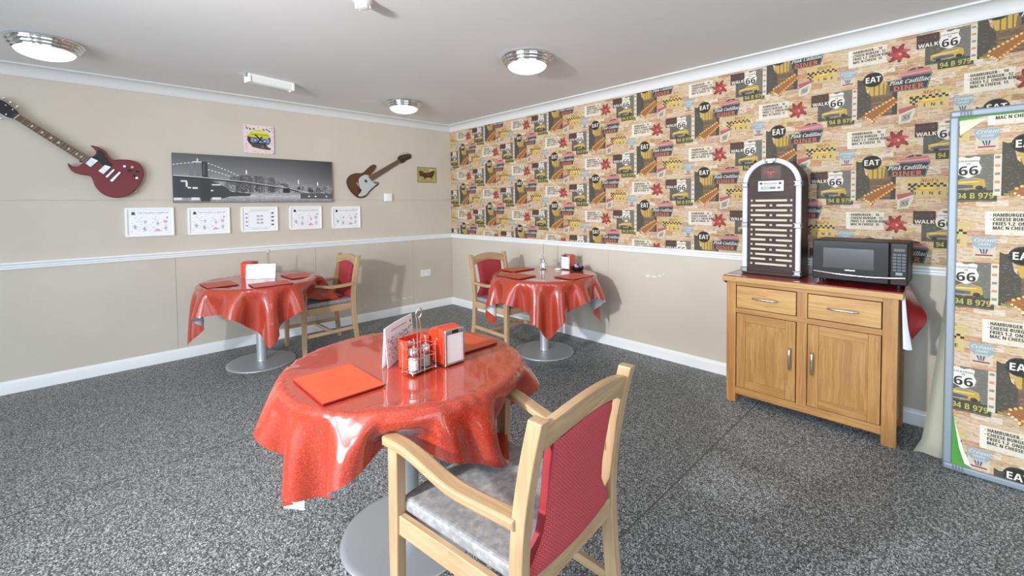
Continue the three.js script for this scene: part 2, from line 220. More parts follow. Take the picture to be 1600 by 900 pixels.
  // milkshake sign
  all(() => { R(-0.166, -0.09, -0.014, 0.092, '#d3cab8'); P([[-0.17, 0.093], [-0.088, 0.09], [-0.088, 0.05], [-0.104, 0.032], [-0.15, 0.032], [-0.168, 0.05]], '#9aabb3'); T('Cream', -0.128, 0.066, 0.024, '#dfeaf0', 'italic', 'serif'); T('shake', -0.128, 0.049, 0.016, '#dfeaf0', 'italic', 'serif'); P([[-0.15, 0.038], [-0.106, 0.038], [-0.118, 0.004], [-0.138, 0.004]], '#b9c3c6'); for (let k = 0; k < 3; k++) P([[-0.145 + k * 0.012, 0.03], [-0.14 + k * 0.012, 0.03], [-0.133 + k * 0.006, 0.006], [-0.136 + k * 0.006, 0.006]], '#2e2b2b'); R(-0.158, -0.1, -0.004, 0.003, '#a3262b'); });
  // pale tail fin
  all(() => { P([[0.125, -0.205], [0.2, -0.19], [0.195, -0.212], [0.13, -0.238]], '#b4565c'); P([[0.128, -0.238], [0.2, -0.208], [0.202, -0.235], [0.18, -0.286], [0.126, -0.292]], '#d8d3c6'); P([[0.14, -0.245], [0.19, -0.225], [0.17, -0.275], [0.138, -0.282]], '#a9a89c'); T('SS', 0.16, -0.268, 0.03, '#5b5a54', 'italic bold', 'serif'); });
  // EAT lozenge
  all(() => { E(0, 0.004, 0.05, 0.046, '#17140f'); ctx.strokeStyle = '#4d463c'; ctx.lineWidth = 0.002; ctx.beginPath(); ctx.ellipse(0, -0.004, 0.046, 0.042, 0, 0, 7); ctx.stroke(); T('EAT', 0, -0.014, 0.05, '#f6f3ec', 'bold', 'sans-serif', 0.92); });
  // faded, worn print
  for (let i = 0; i < 5200; i++) { ctx.globalAlpha = rr(0.08, 0.34); ctx.fillStyle = rnd() < 0.6 ? '#e9dfce' : '#8a6a4d'; const w = rr(3, 22), h = rr(2, 6); ctx.fillRect(rnd() * W, rnd() * H, w, h); }
  ctx.globalAlpha = 0.07; ctx.fillStyle = '#d8c4a8'; ctx.fillRect(0, 0, W, H);
  ctx.globalAlpha = 1;
}
const wallpaperTex = canvasTex(2048, 1024, wallpaperDraw, [1 / TILE_W, 1 / TILE_H]);
M.wallpaper = S({ map: wallpaperTex, color: new THREE.Color(0.83, 0.8, 0.77), roughness: 0.7 });
// uv in metres so that the first column's lozenge lies at (z, y) = (4.534, 2.148)
const wpU = (z) => z - 4.534 + 0.266 + TILE_W * 8, wpV = (y) => y - 2.148 + TILE_H / 2 + TILE_H * 8;

// ---------------------------------------------------------------- the room
{
  const T = 0.18, X0 = ROOM.x0, Z1 = ROOM.z1, H = ROOM.h;
  const fl = struct('floor', bx(X0 - T, T, -0.12, 0, -T, Z1 + T), M.floor, 'charcoal speckled vinyl floor with pale chips', 'floor');
  part('weld_seam', bx(X0, 0, -0.001, 0.0006, 3.985, 3.991), M.weld, fl); part('weld_seam', bx(X0, 0, -0.001, 0.0006, 1.985, 1.991), M.weld, fl); part('weld_seam', bx(X0, 0, -0.001, 0.0006, 5.985, 5.991), M.weld, fl);
  struct('ceiling', bx(X0 - T, T, H, H + 0.15, -T, Z1 + T), M.ceiling, 'plain off-white painted ceiling', 'ceiling');
  // back wall: core, lining boards with thin joints
  const wb = struct('wall_back', bx(X0 - T, T, 0, H, -T, -0.012), M.wall, 'beige painted wall with guitars and pictures', 'wall');
  const board = (p, x0, x1, y0, y1) => part('wall_panel', bx(x0 + 0.001, x1 - 0.001, y0, y1, -0.0125, 0), M.wall, p);
  for (const [a, b] of [[X0, -6.8], [-6.8, -5.54], [-5.54, -4.3], [-4.3, -3.07], [-3.07, -1.84], [-1.84, -0.62], [-0.62, 0]]) board(wb, a, b, 0, 0.95);
  board(wb, X0, 0, 0.95, 1.447); part('wall_panel', bx(X0, 0, 1.4485, H, -0.0125, 0.0015), M.wall, wb);
  const wr = struct('wall_right', bx(0.012, T, 0, H, 0, Z1), M.wall, 'beige wall with retro diner wallpaper above the rail', 'wall');
  for (const [a, b] of [[0, 1.32], [1.32, 2.55], [2.55, 3.78], [3.78, 5.01], [5.01, 6.2], [6.2, Z1]]) part('wall_panel', bx(0, 0.0125, 0, 0.95, a + 0.001, b - 0.001), M.wall, wr);
  { // wallpaper sheet
    const g = new THREE.BoxGeometry(0.0125, H - 0.95, Z1); g.translate(0.00625, (H + 0.95) / 2, Z1 / 2); const p = g.attributes.position, uv = g.attributes.uv;
    for (let i = 0; i < p.count; i++) uv.setXY(i, wpU(p.getZ(i)), wpV(p.getY(i)));
    part('wallpaper', g, M.wallpaper, wr).userData.label = 'retro diner wallpaper with EAT, WALK and 66 signs';
  }
  // pale paint scuffs
  const scuff = M.scuff = S({ color: 0xdedad4, roughness: 0.8 });
  const blob = (c, w, h) => { const q = []; for (let k = 0; k < 12; k++) { const a = k / 12 * Math.PI * 2, r = rr(0.55, 1); q.push([c[0] + Math.cos(a) * w * r, c[1] + Math.sin(a) * h * r]); } return poly(q); };
  for (const [px, py, w, h] of [[622, 468, 0.03, 0.012], [632, 466, 0.05, 0.014], [641, 464, 0.03, 0.01], [572, 478, 0.012, 0.016]]) { const v = onZ(px, py, 0); part('paint_scuff', ext(blob([v.x, v.y], w, h), 0.0008), scuff, wb); }
  for (const [px, py, w, h] of [[1012, 431, 0.03, 0.014], [1022, 432, 0.035, 0.012], [1031, 431, 0.02, 0.012], [1037, 428, 0.01, 0.008]]) { const v = onX(px, py, 0); part('paint_scuff', ext(blob([v.z, v.y], w, h), 0.0008).applyMatrix4(new THREE.Matrix4().set(0, 0, -1, 0, 0, 1, 0, 0, 1, 0, 0, 0, 0, 0, 0, 1)), scuff, wr); }
  // side and rear walls with window openings
  const holeWall = (name, horizontal, at, a0, a1, w0, w1, y0, y1, label) => {
    const seg = (p0, p1, q0, q1) => (horizontal ? bx(p0, p1, q0, q1, at, at + T) : bx(at - T, at, q0, q1, p0, p1));
    return struct(name, mergeGeometries([seg(a0, w0, 0, H), seg(w1, a1, 0, H), seg(w0, w1, 0, y0), seg(w0, w1, y1, H)]), M.wall, label, 'wall');
  };
  holeWall('wall_left', false, X0, 0, Z1, 2.4, 6.4, 0.45, 2.15, 'beige side wall with a wide window'); holeWall('wall_rear', true, Z1, X0, 0, -4.6, -1.2, 0.06, 2.15, 'beige rear wall with wide glazed doors');
  const win = (name, label, horizontal, at, w0, w1, y0, y1) => {
    const g = new THREE.Group(); g.name = name; g.userData = { kind: 'structure', label, category: 'window' }; scene.add(g);
    const b = (p0, p1, q0, q1, d0, d1) => (horizontal ? bx(p0, p1, q0, q1, at + d0, at + d1) : bx(at - d1, at - d0, q0, q1, p0, p1)), f = 0.05, m = (w0 + w1) / 2;
    part('window_frame', mergeGeometries([b(w0, w1, y0, y0 + f, 0.06, 0.12), b(w0, w1, y1 - f, y1, 0.06, 0.12), b(w0, w0 + f, y0, y1, 0.06, 0.12), b(w1 - f, w1, y0, y1, 0.06, 0.12), b(m - f / 2, m + f / 2, y0, y1, 0.06, 0.12)]), M.trim, g);
    part('pane', b(w0 + f, m - f / 2, y0 + f, y1 - f, 0.088, 0.092), M.glass, g); part('pane', b(m + f / 2, w1 - f, y0 + f, y1 - f, 0.088, 0.092), M.glass, g);
  };
  win('window_1', 'wide white framed window in side wall', false, X0, 2.4, 6.4, 0.45, 2.15); win('window_2', 'wide white framed glazed doors in rear wall', true, Z1, -4.6, -1.2, 0.06, 2.15);
  // mouldings: profiles are (out from wall, height); swept along a wall
  const along = (profile, len) => { const g = new THREE.ExtrudeGeometry(poly(profile), { depth: len, bevelEnabled: false }); return g; };
  const coveP = []; coveP.push([0, H - 0.088], [0.012, H - 0.088], [0.012, H - 0.08]); for (let k = 0; k <= 10; k++) { const a = k / 10 * Math.PI / 2; coveP.push([0.014 + 0.066 * (1 - Math.cos(a)), H - 0.012 - 0.066 * (1 - Math.sin(a))]); } coveP.push([0.084, H - 0.012], [0.084, H], [0, H]);
  const railP = [[0, 0.93], [0.012, 0.93], [0.015, 0.936], [0.015, 0.945], [0.021, 0.951], [0.021, 0.962], [0.03, 0.968], [0.034, 0.976], [0.032, 0.983], [0.026, 0.986], [0, 0.986]];
  const baseP = [[0, 0], [0.016, 0], [0.016, 0.072], [0.013, 0.082], [0.008, 0.09], [0.005, 0.096], [0, 0.096]];
  const back = (p) => { const g = along(p, -X0); g.applyMatrix4(new THREE.Matrix4().set(0, 0, 1, X0, 0, 1, 0, 0, 1, 0, 0, 0, 0, 0, 0, 1)); g.index ?? 0; return flip(g); };
  const right = (p) => { const g = along(p.map(([a, b]) => [-a, b]).reverse(), Z1); return g; };
  const left = (p) => { const g = along(p, Z1); g.translate(X0, 0, 0); return g; };
  function flip(g) { const n = g.toNonIndexed ? (g.index ? g.toNonIndexed() : g) : g; for (const k of Object.keys(n.attributes)) { const a = n.attributes[k], s = a.itemSize, d = a.array; for (let i = 0; i < a.count; i += 3) for (let c = 0; c < s; c++) { const t = d[(i + 1) * s + c]; d[(i + 1) * s + c] = d[(i + 2) * s + c]; d[(i + 2) * s + c] = t; } } n.computeVertexNormals(); return toCreasedNormals(n, 0.5); }
  struct('trim_1', back(coveP), M.cove, 'white plaster coving along the picture wall', 'coving'); struct('trim_2', right(coveP), M.cove, 'white plaster coving above the diner wallpaper', 'coving'); struct('trim_3', left(coveP), M.cove, 'white plaster coving on the side wall', 'coving');
  struct('trim_4', back(railP), M.trim, 'white moulded dado rail below the pictures', 'dado rail'); struct('trim_5', right(railP), M.trim, 'white moulded dado rail below the diner wallpaper', 'dado rail');
  struct('baseboard_back', back(baseP), M.trim, 'white skirting board under the picture wall', 'skirting'); struct('baseboard_right', right(baseP), M.trim, 'white skirting board under the wallpapered wall', 'skirting');
}

// photographer's flash head on a stand, outside the frame
{
  const g = thing('flash_head', 'black studio flash head on a tripod stand', 'flash', [FLASH[0], 0, FLASH[2]], Math.atan2(-0.2 - FLASH[0], 2.8 - FLASH[2]));
  part('stand_pole', cyl(0.014, 0.016, 1.64, 0, 0.92, -0.12), M.black, g);
  for (let k = 0; k < 3; k++) { const a = k * 2.094 + 0.5; part('leg', polyTube([[0, 0.5, -0.12], [Math.sin(a) * 0.42, 0.012, -0.12 + Math.cos(a) * 0.42]], 0.011), M.black, g); }
  part('flash_body', rb(0.14, 0.16, 0.26, 0, FLASH[1], -0.19, 0.02), M.black, g);
  const rf = lathe([[0.08, 0], [0.16, 0.06], [0.163, 0.06], [0.083, -0.004]], 32); rf.rotateX(Math.PI / 2); rf.translate(0, FLASH[1], -0.06); part('reflector', rf, M.black, g);
  part('flash_lens', cyl(0.14, 0.14, 0.008, 0, 0, 0, 32).rotateX(Math.PI / 2).translate(0, FLASH[1], -0.006), S({ color: 0xffffff, emissive: 0xfff8ee, emissiveIntensity: 1.2 }), g);
}

// ---------------------------------------------------------------- ceiling fittings
{
  const H = ROOM.h;
  function ceilingLight(label, x, z) {
    const g = thing('ceiling_light', label, 'ceiling light', [x, H, z], 0, 'round ceiling lights');
    part('stepped_ring', toCreasedNormals(lathe([[0.02, 0], [0.19, 0], [0.19, -0.01], [0.178, -0.016], [0.182, -0.022], [0.18, -0.03], [0.165, -0.033], [0.169, -0.04], [0.167, -0.048], [0.152, -0.051], [0.156, -0.058], [0.154, -0.066], [0.143, -0.068], [0.141, -0.064]], 64), 0.6), M.chrome, g);
    const pr = []; for (let k = 0; k <= 10; k++) { const a = k / 10 * Math.PI / 2; pr.push([0.143 * Math.cos(a), -0.064 - 0.052 * Math.sin(a)]); } pr[10][0] = 0.0005;
    part('opal_dome', lathe(pr, 48), M.opal, g);
    const l = new THREE.PointLight(0xffdcb0, 0.16, 0, 2); l.position.set(0, -0.088, 0); l.shadow.radius = 3; l.castShadow = true; l.name = 'bulb_light'; g.add(l);
  }
  ceilingLight('chrome stepped round ceiling light above the red guitar', -3.79, 0.80);
  ceilingLight('chrome stepped round ceiling light nearest the room corner', -1.2, 0.83);
  ceilingLight('chrome stepped round ceiling light nearest the wallpapered wall', -1.257, 2.69);
  const sd = thing('smoke_detector', 'small white round smoke detector on ceiling', 'smoke detector', [-2.545, H, 2.73]);
  part('base', lathe([[0.001, 0], [0.05, 0], [0.05, -0.008], [0.044, -0.014], [0.001, -0.014]]), M.white, sd);
  part('sensor_cage', lathe([[0.04, -0.014], [0.04, -0.03], [0.036, -0.034], [0.03, -0.042], [0.024, -0.046], [0.0005, -0.046]]), M.white, sd);
  for (let k = 0; k < 8; k++) { const a = k / 8 * Math.PI * 2; part('cage_rib', rb(0.004, 0.022, 0.004, Math.cos(a) * 0.039, -0.034, Math.sin(a) * 0.039, 0.001), M.white, sd); }
  part('indicator', cyl(0.003, 0.003, 0.003, 0.028, -0.046, 0.02, 10), M.orangeRed, sd);
  const em = thing('emergency_light', 'long white emergency light fitting on ceiling', 'emergency light', [-2.48, H, 0.84], 0.19);
  part('mounting_plate', rb(0.37, 0.02, 0.075, 0, -0.01, 0, 0.004), M.white, em);
  const ds = new THREE.Shape(); ds.moveTo(-0.036, 0); ds.lineTo(-0.033, -0.04); ds.quadraticCurveTo(-0.03, -0.055, 0, -0.056); ds.quadraticCurveTo(0.03, -0.055, 0.033, -0.04); ds.lineTo(0.036, 0);
  const dg = ext(ds, 0.33, 0.003); dg.rotateY(Math.PI / 2); dg.translate(-0.165 + 0.005, -0.014, 0); part('diffuser', dg, S({ color: 0xe9ece8, roughness: 0.2 }), em);
  part('end_cap', rb(0.022, 0.066, 0.08, -0.178, -0.036, 0, 0.004), M.white, em); part('end_cap', rb(0.022, 0.066, 0.08, 0.182, -0.036, 0, 0.004), M.white, em);
  part('conduit_stub', cyl(0.01, 0.01, 0.03, -0.2, -0.014, 0.02, 12).rotateZ(0), M.grey, em); part('test_lamp', cyl(0.006, 0.006, 0.016, 0.16, -0.076, 0.02, 12), M.white, em);
}

// ---------------------------------------------------------------- pictures on the back wall
const flatTo = (g, x, y, z) => g.translate(x, y, z);
function printPlane(w, h) { return new THREE.PlaneGeometry(w, h); }
{
  // long bridge panorama
  const W = 1.42, Hh = 0.446, cx = -2.362, cy = 1.65;
  const tex = canvasTex(1420, 446, (c, w, h) => {
    const sky = c.createLinearGradient(0, 0, 0, h * 0.7); sky.addColorStop(0, '#4e4e50'); sky.addColorStop(0.5, '#767678'); sky.addColorStop(1, '#b0b0b2'); c.fillStyle = sky; c.fillRect(0, 0, w, h);
    const s2 = c.createLinearGradient(0, 0, w, 0); s2.addColorStop(0, 'rgba(160,160,160,0.18)'); s2.addColorStop(0.5, 'rgba(120,120,120,0.1)'); s2.addColorStop(1, 'rgba(20,20,22,0.35)'); c.fillStyle = s2; c.fillRect(0, 0, w, h);
    // city blocks
    const blk = (x0, x1, top, n, hmin, hmax, a, b) => { for (let i = 0; i < n; i++) { const x = rr(x0, x1), bw = rr(14, 46), hh = rr(hmin, hmax), g = Math.floor(rr(a, b)); c.fillStyle = `rgb(${g},${g},${g + 2})`; c.fillRect(x, top - hh, bw, hh + 120); for (let k = 0; k < 26; k++) { c.globalAlpha = rr(0.3, 0.9); c.fillStyle = rnd() < 0.6 ? '#e8e8e8' : '#2a2a2c'; c.fillRect(x + rnd() * (bw - 3), top - hh + rnd() * (hh + 70), rr(2, 5), rr(2, 6)); } c.globalAlpha = 1; } };
    blk(250, 960, 300, 60, 10, 70, 70, 150); blk(420, 860, 280, 16, 40, 100, 60, 120); blk(900, 1420, 330, 70, 5, 50, 60, 150);
    for (const [x, y, r] of [[470, 200, 34], [585, 185, 46], [700, 190, 40], [800, 200, 34]]) { c.fillStyle = '#5c5c5f'; c.beginPath(); c.ellipse(x, y + 20, r, 26, 0, Math.PI, 0); c.fill(); c.fillRect(x - r, y + 18, r * 2, 60); c.fillStyle = '#d8d8d8'; for (let k = 0; k < 20; k++) c.fillRect(x - r + rnd() * r * 2, y + rnd() * 70, 4, 3); }
    c.fillStyle = '#f2f2f2'; c.fillRect(573, 130, 12, 40); c.fillRect(1058, 210, 10, 46); c.fillRect(1255, 230, 12, 40);
    // water
    const wt = c.createLinearGradient(0, 350, 0, h); wt.addColorStop(0, '#8e8e90'); wt.addColorStop(0.4, '#b9b9bb'); wt.addColorStop(1, '#7c7c80'); c.fillStyle = wt; c.fillRect(0, 350, w, h); for (let k = 0; k < 500; k++) { c.globalAlpha = rr(0.1, 0.5); c.fillStyle = rnd() < 0.6 ? '#e6e6e8' : '#555558'; c.fillRect(rnd() * w, rr(350, h), rr(6, 40), rr(2, 5)); } c.globalAlpha = 1;
    c.fillStyle = '#55555a'; c.fillRect(1080, 352, 340, 60); c.fillStyle = '#f4f4f4'; for (const x of [1160, 1228, 1345]) c.fillRect(x, 380, 16, 14); c.fillStyle = '#cfcfd2'; for (let k = 0; k < 60; k++) c.fillRect(rr(400, 1420), rr(336, 352), rr(4, 14), 4); c.fillStyle = '#f0f0f2'; for (let k = 0; k < 170; k++) c.fillRect(rr(430, 1420), rr(262, 345), rr(2, 6), rr(2, 5));
    // near bank and tower
    c.fillStyle = '#3f4044'; c.beginPath(); c.moveTo(0, 215); c.lineTo(250, 225); c.lineTo(400, 300); c.lineTo(440, 345); c.lineTo(620, 362); c.lineTo(600, 384); c.lineTo(430, 392); c.lineTo(380, 410); c.lineTo(0, 404); c.fill();
    c.fillStyle = '#e2e2e4'; c.fillRect(55, 245, 46, 14); c.fillRect(90, 258, 16, 46); c.fillRect(104, 305, 26, 14); c.fillRect(140, 306, 40, 16); c.fillRect(0, 404, 60, 22); c.fillRect(130, 402, 60, 24); c.fillRect(290, 400, 70, 22); c.fillRect(290, 275, 70, 12); c.fillRect(280, 330, 20, 12);
    c.fillStyle = '#77777a'; c.fillRect(118, 80, 34, 130); c.fillRect(170, 70, 36, 145); c.fillStyle = '#38393d'; c.fillRect(216, 66, 46, 372); c.fillRect(200, 210, 76, 228); c.fillStyle = '#5e5f63'; c.fillRect(228, 90, 8, 100); c.fillStyle = '#d4d4d6'; c.fillRect(150, 66, 66, 10); c.fillRect(178, 40, 12, 30);
    // cables and deck
    c.strokeStyle = '#efefef'; c.lineWidth = 6; c.setLineDash([16, 12]); c.beginPath(); c.moveTo(262, 78); c.quadraticCurveTo(400, 130, 520, 190); c.stroke(); c.beginPath(); c.moveTo(0, 105); c.quadraticCurveTo(90, 86, 200, 70); c.stroke(); c.beginPath(); c.moveTo(262, 140); c.quadraticCurveTo(360, 165, 450, 200); c.stroke(); c.setLineDash([]);
    c.strokeStyle = '#303034'; c.lineWidth = 14; c.beginPath(); c.moveTo(0, 212); c.lineTo(200, 222); c.lineTo(560, 254); c.lineTo(900, 300); c.lineTo(1060, 330); c.stroke(); c.strokeStyle = '#d9d9dc'; c.lineWidth = 6; c.beginPath(); c.moveTo(0, 202); c.lineTo(200, 212); c.lineTo(560, 245); c.lineTo(960, 302); c.lineTo(1180, 350); c.stroke(); c.fillStyle = '#2f3034'; c.fillRect(910, 300, 64, 52);
  });
  const g = thing('canvas_print', 'long black and white canvas print of a lit bridge and night skyline', 'picture', [cx, cy, 0.0015]);
  part('stretcher', rb(W, Hh, 0.033, 0, 0, 0.0165, 0.003), S({ color: 0x565658, roughness: 0.7 }), g);
  part('canvas_face', flatTo(printPlane(W - 0.004, Hh - 0.004), 0, 0, 0.0338), S({ map: tex, roughness: 0.5 }), g);
}
{
  // five framed sheets below
  const sheet = (kind) => canvasTex(512, 384, (c, w, h) => {
    c.fillStyle = '#f0f0f3'; c.fillRect(0, 0, w, h); c.strokeStyle = '#b9bbc4'; c.lineWidth = 3; c.strokeRect(22, 22, w - 44, h - 44);
    if (kind === 'drawings') {
      c.fillStyle = '#14161c'; c.beginPath(); c.arc(72, 62, 20, 0, 7); c.fill(); c.fillRect(46, 78, 54, 8); c.fillStyle = '#a6a3a8'; for (let x = 120; x < 460; x += rr(12, 26)) c.fillRect(x, 50 + rr(-3, 3), rr(8, 20), 14); c.fillStyle = '#cfcdd2'; c.fillRect(120, 80, 330, 5);
      const cols = ['#8c93a8', '#a9b0c4', '#7e8790', '#b9a7b5', '#9fb0a8'];
      for (let k = 0; k < 150; k++) { c.globalAlpha = rr(0.25, 0.65); c.fillStyle = cols[k % 5]; const x = rr(40, 460), y = rr(110, 340); c.fillRect(x, y, rr(6, 26), rr(3, 9)); }
      c.globalAlpha = 0.6; for (const [x, y, s, q] of [[90, 260, 40, '#77808e'], [200, 190, 34, '#8790a6'], [190, 290, 40, '#7c8a86'], [340, 215, 36, '#8f8d9e'], [430, 290, 40, '#9a8ea8'], [450, 130, 24, '#6b7488']]) { c.fillStyle = q; c.beginPath(); c.arc(x, y - s * 0.5, s * 0.28, 0, 7); c.fill(); c.fillRect(x - s * 0.3, y - s * 0.3, s * 0.6, s * 0.8); c.fillRect(x - s * 0.7, y - s * 0.1, s * 1.4, s * 0.18); c.fillRect(x - s * 0.3, y + s * 0.5, s * 0.2, s * 0.5); c.fillRect(x + s * 0.1, y + s * 0.5, s * 0.2, s * 0.5); }
      c.fillStyle = '#c06a74'; c.beginPath(); c.moveTo(290, 330); c.lineTo(335, 285); c.lineTo(385, 330); c.fill(); c.fillStyle = '#c9848c'; c.beginPath(); c.arc(430, 190, 26, 0, 7); c.fill(); c.globalAlpha = 1;
    } else {
      c.strokeStyle = '#8d90a0'; c.lineWidth = 2; c.strokeRect(90, 60, 330, 270); c.fillStyle = '#b4b2bb'; c.fillRect(120, 40, 270, 8); c.fillRect(140, 350, 230, 6);
      for (let k = 0; k < 4; k++) { c.fillStyle = '#5d6274'; c.fillRect(44, 92 + k * 66, 36, 10); c.fillRect(54, 104 + k * 66, 20, 8); c.fillStyle = '#3f4046'; c.fillRect(430, 80 + k * 66, 38, 24); }
      for (let k = 0; k < 3; k++) for (const x of [210, 262]) { c.fillStyle = '#4f5360'; c.fillRect(x + rr(-8, 8), 130 + k * 58, 38, 12); c.fillStyle = '#9a9ca8'; c.fillRect(x, 150 + k * 58, 44, 7); }
    }
    c.globalAlpha = 1;
  });
  const draw = sheet('drawings'), plain = sheet('list');
  const specs = [[-3.236, 1.258, 'drawings', 'white framed sheet of small drawings directly below the red guitar'], [-2.805, 1.253, 'drawings', 'white framed sheet of small drawings under the bridge tower of the canvas'], [-2.38, 1.257, 'list', 'white framed printed sheet with a boxed list in three columns'], [-1.935, 1.259, 'drawings', 'white framed sheet of small drawings under the skyline part of the canvas'], [-1.49, 1.25, 'drawings', 'white framed sheet of small drawings nearest the brown bass guitar']];
  for (const [x, y, k, label] of specs) {
    const g = thing('framed_sheet', label, 'picture', [x, y, 0.001], 0, 'framed sheets above the dado rail'), W = 0.332, H = 0.25;
    part('frame', mergeGeometries([rb(W, 0.016, 0.016, 0, H / 2 - 0.008, 0.008, 0.0015), rb(W, 0.016, 0.016, 0, -H / 2 + 0.008, 0.008, 0.0015), rb(0.016, H, 0.016, W / 2 - 0.008, 0, 0.0079, 0.0015), rb(0.016, H, 0.016, -W / 2 + 0.008, 0, 0.0079, 0.0015)]), M.white, g);
    part('sheet', flatTo(printPlane(W - 0.022, H - 0.022), 0, 0, 0.009), PH({ map: k === 'list' ? plain : draw, roughness: 0.35, clearcoat: 0.4, clearcoatRoughness: 0.1 }), g);
    part('backing', rb(W - 0.01, H - 0.01, 0.006, 0, 0, 0.004, 0.001), M.whiteMatt, g);
  }
}
{
  // square enamel style sign with a yellow car, above the canvas
  const t = canvasTex(384, 384, (c, w, h) => {
    c.fillStyle = '#e3d3d0'; c.fillRect(0, 0, w, h); for (let k = 0; k < 160; k++) { c.fillStyle = rnd() < 0.6 ? '#c98f92' : '#efe6e2'; const e = rnd() < 0.5; c.fillRect(e ? rnd() * w : (rnd() < 0.5 ? rr(0, 42) : rr(w - 42, w)), e ? (rnd() < 0.5 ? rr(0, 34) : rr(h - 38, h)) : rnd() * h, 10, 8); }
    c.fillStyle = '#3c3b40'; for (const [x, y, q] of [[34, 30, 1], [70, 40, 0.7], [112, 36, 0.5], [240, 36, 0.6], [290, 30, 0.9], [318, 50, 0.8]]) { c.save(); c.translate(x, y); c.rotate(q); c.fillRect(0, 0, 34, 9); c.fillRect(8, 10, 20, 7); c.restore(); }
    c.fillStyle = '#2c3028'; c.beginPath(); c.ellipse(190, 190, 150, 118, 0, 0, 7); c.fill(); c.fillStyle = '#c9c63a'; c.beginPath(); c.moveTo(52, 150); c.quadraticCurveTo(70, 66, 190, 62); c.quadraticCurveTo(310, 66, 330, 150); c.lineTo(300, 176); c.lineTo(60, 166); c.fill(); c.fillStyle = '#e2de66'; c.fillRect(100, 84, 190, 18); c.fillStyle = '#7f8f2f'; c.fillRect(90, 124, 230, 10);
    c.fillStyle = '#8494bd'; c.fillRect(84, 178, 240, 58); c.fillStyle = '#4a5b8d'; c.beginPath(); c.arc(140, 206, 26, 0, 7); c.fill(); c.beginPath(); c.arc(262, 210, 26, 0, 7); c.fill(); c.fillStyle = '#c4cde4'; c.beginPath(); c.arc(140, 206, 12, 0, 7); c.fill(); c.beginPath(); c.arc(262, 210, 12, 0, 7); c.fill();
    c.strokeStyle = '#16161a'; c.lineWidth = 18; c.beginPath(); c.moveTo(136, 128); c.lineTo(236, 216); c.moveTo(230, 150); c.lineTo(150, 262); c.stroke();
    c.fillStyle = '#4c463c'; c.beginPath(); c.moveTo(60, 220); c.lineTo(140, 250); c.lineTo(250, 262); c.lineTo(344, 310); c.lineTo(330, 330); c.lineTo(210, 322); c.lineTo(100, 300); c.fill(); c.fillStyle = '#e4ddd6'; c.beginPath(); c.moveTo(270, 250); c.lineTo(345, 262); c.lineTo(340, 292); c.fill(); c.fillStyle = '#6e665a'; c.beginPath(); c.arc(230, 290, 20, 0, 7); c.fill();
  });
  const g = thing('square_sign', 'small square picture sign with yellow car above the bridge canvas', 'sign', [-2.365, 2.057, 0.0015]);
  part('plate', rb(0.272, 0.282, 0.012, 0, 0, 0.006, 0.003), S({ color: 0xdcc9c6, roughness: 0.6 }), g); part('print', flatTo(printPlane(0.268, 0.278), 0, 0, 0.0126), S({ map: t, roughness: 0.45 }), g);
  const t2 = canvasTex(384, 256, (c, w, h) => { c.fillStyle = '#a89a5a'; c.fillRect(0, 0, w, h); for (let k = 0; k < 200; k++) { c.globalAlpha = 0.4; c.fillStyle = ['#c9bb7a', '#7d7a40', '#8d7d48', '#d8cf9a'][k % 4]; c.fillRect(rnd() * w, rnd() * h, rr(10, 50), rr(4, 14)); } c.globalAlpha = 1; c.fillStyle = '#4a2c1c'; c.beginPath(); c.moveTo(30, 60); c.lineTo(110, 70); c.lineTo(130, 96); c.lineTo(250, 84); c.lineTo(300, 50); c.lineTo(352, 62); c.lineTo(330, 120); c.lineTo(300, 160); c.lineTo(290, 200); c.lineTo(262, 170); c.lineTo(170, 176); c.lineTo(140, 204); c.lineTo(120, 160); c.lineTo(40, 150); c.fill(); c.fillStyle = '#6f4426'; c.fillRect(60, 90, 60, 26); c.fillRect(180, 110, 90, 24); c.fillStyle = '#d6cf8c'; c.fillRect(240, 30, 60, 26); c.strokeStyle = '#8a8048'; c.lineWidth = 10; c.strokeRect(5, 5, w - 10, h - 10); });
  const g2 = thing('tin_sign', 'small olive and brown printed sign beside the room corner', 'sign', [-0.392, 1.779, 0.0015]);
  part('plate', rb(0.296, 0.202, 0.006, 0, 0, 0.003, 0.002), S({ color: 0x9a8d55, roughness: 0.5 }), g2); part('print', flatTo(printPlane(0.292, 0.198), 0, 0, 0.0066), S({ map: t2, roughness: 0.45 }), g2);
  const th = thing('thermostat', 'small square white thermostat below the bass guitar', 'thermostat', [-0.96, 1.48, 0.0015]);
  part('case', rb(0.105, 0.1, 0.024, 0, 0, 0.012, 0.008), M.white, th); part('front_cover', rb(0.06, 0.075, 0.006, 0.006, 0, 0.026, 0.003), M.whiteMatt, th);
  const so = thing('wall_socket', 'white double wall socket low on the beige wall', 'socket', [-0.436, 0.484, 0]);
  part('plate', rb(0.15, 0.088, 0.01, 0, 0, 0.005, 0.004), M.white, so); for (const s of [-1, 1]) { part('rocker_switch', rb(0.012, 0.018, 0.005, s * 0.016, 0.022, 0.011, 0.002), M.whiteMatt, so); part('socket_hole', mergeGeometries([bx(s * 0.045 - 0.003, s * 0.045 + 0.003, 0.002, 0.012, 0.0095, 0.0106), bx(s * 0.045 - 0.014, s * 0.045 - 0.007, -0.018, -0.013, 0.0095, 0.0106), bx(s * 0.045 + 0.007, s * 0.045 + 0.014, -0.018, -0.013, 0.0095, 0.0106)]), M.greyDark, so); }
}

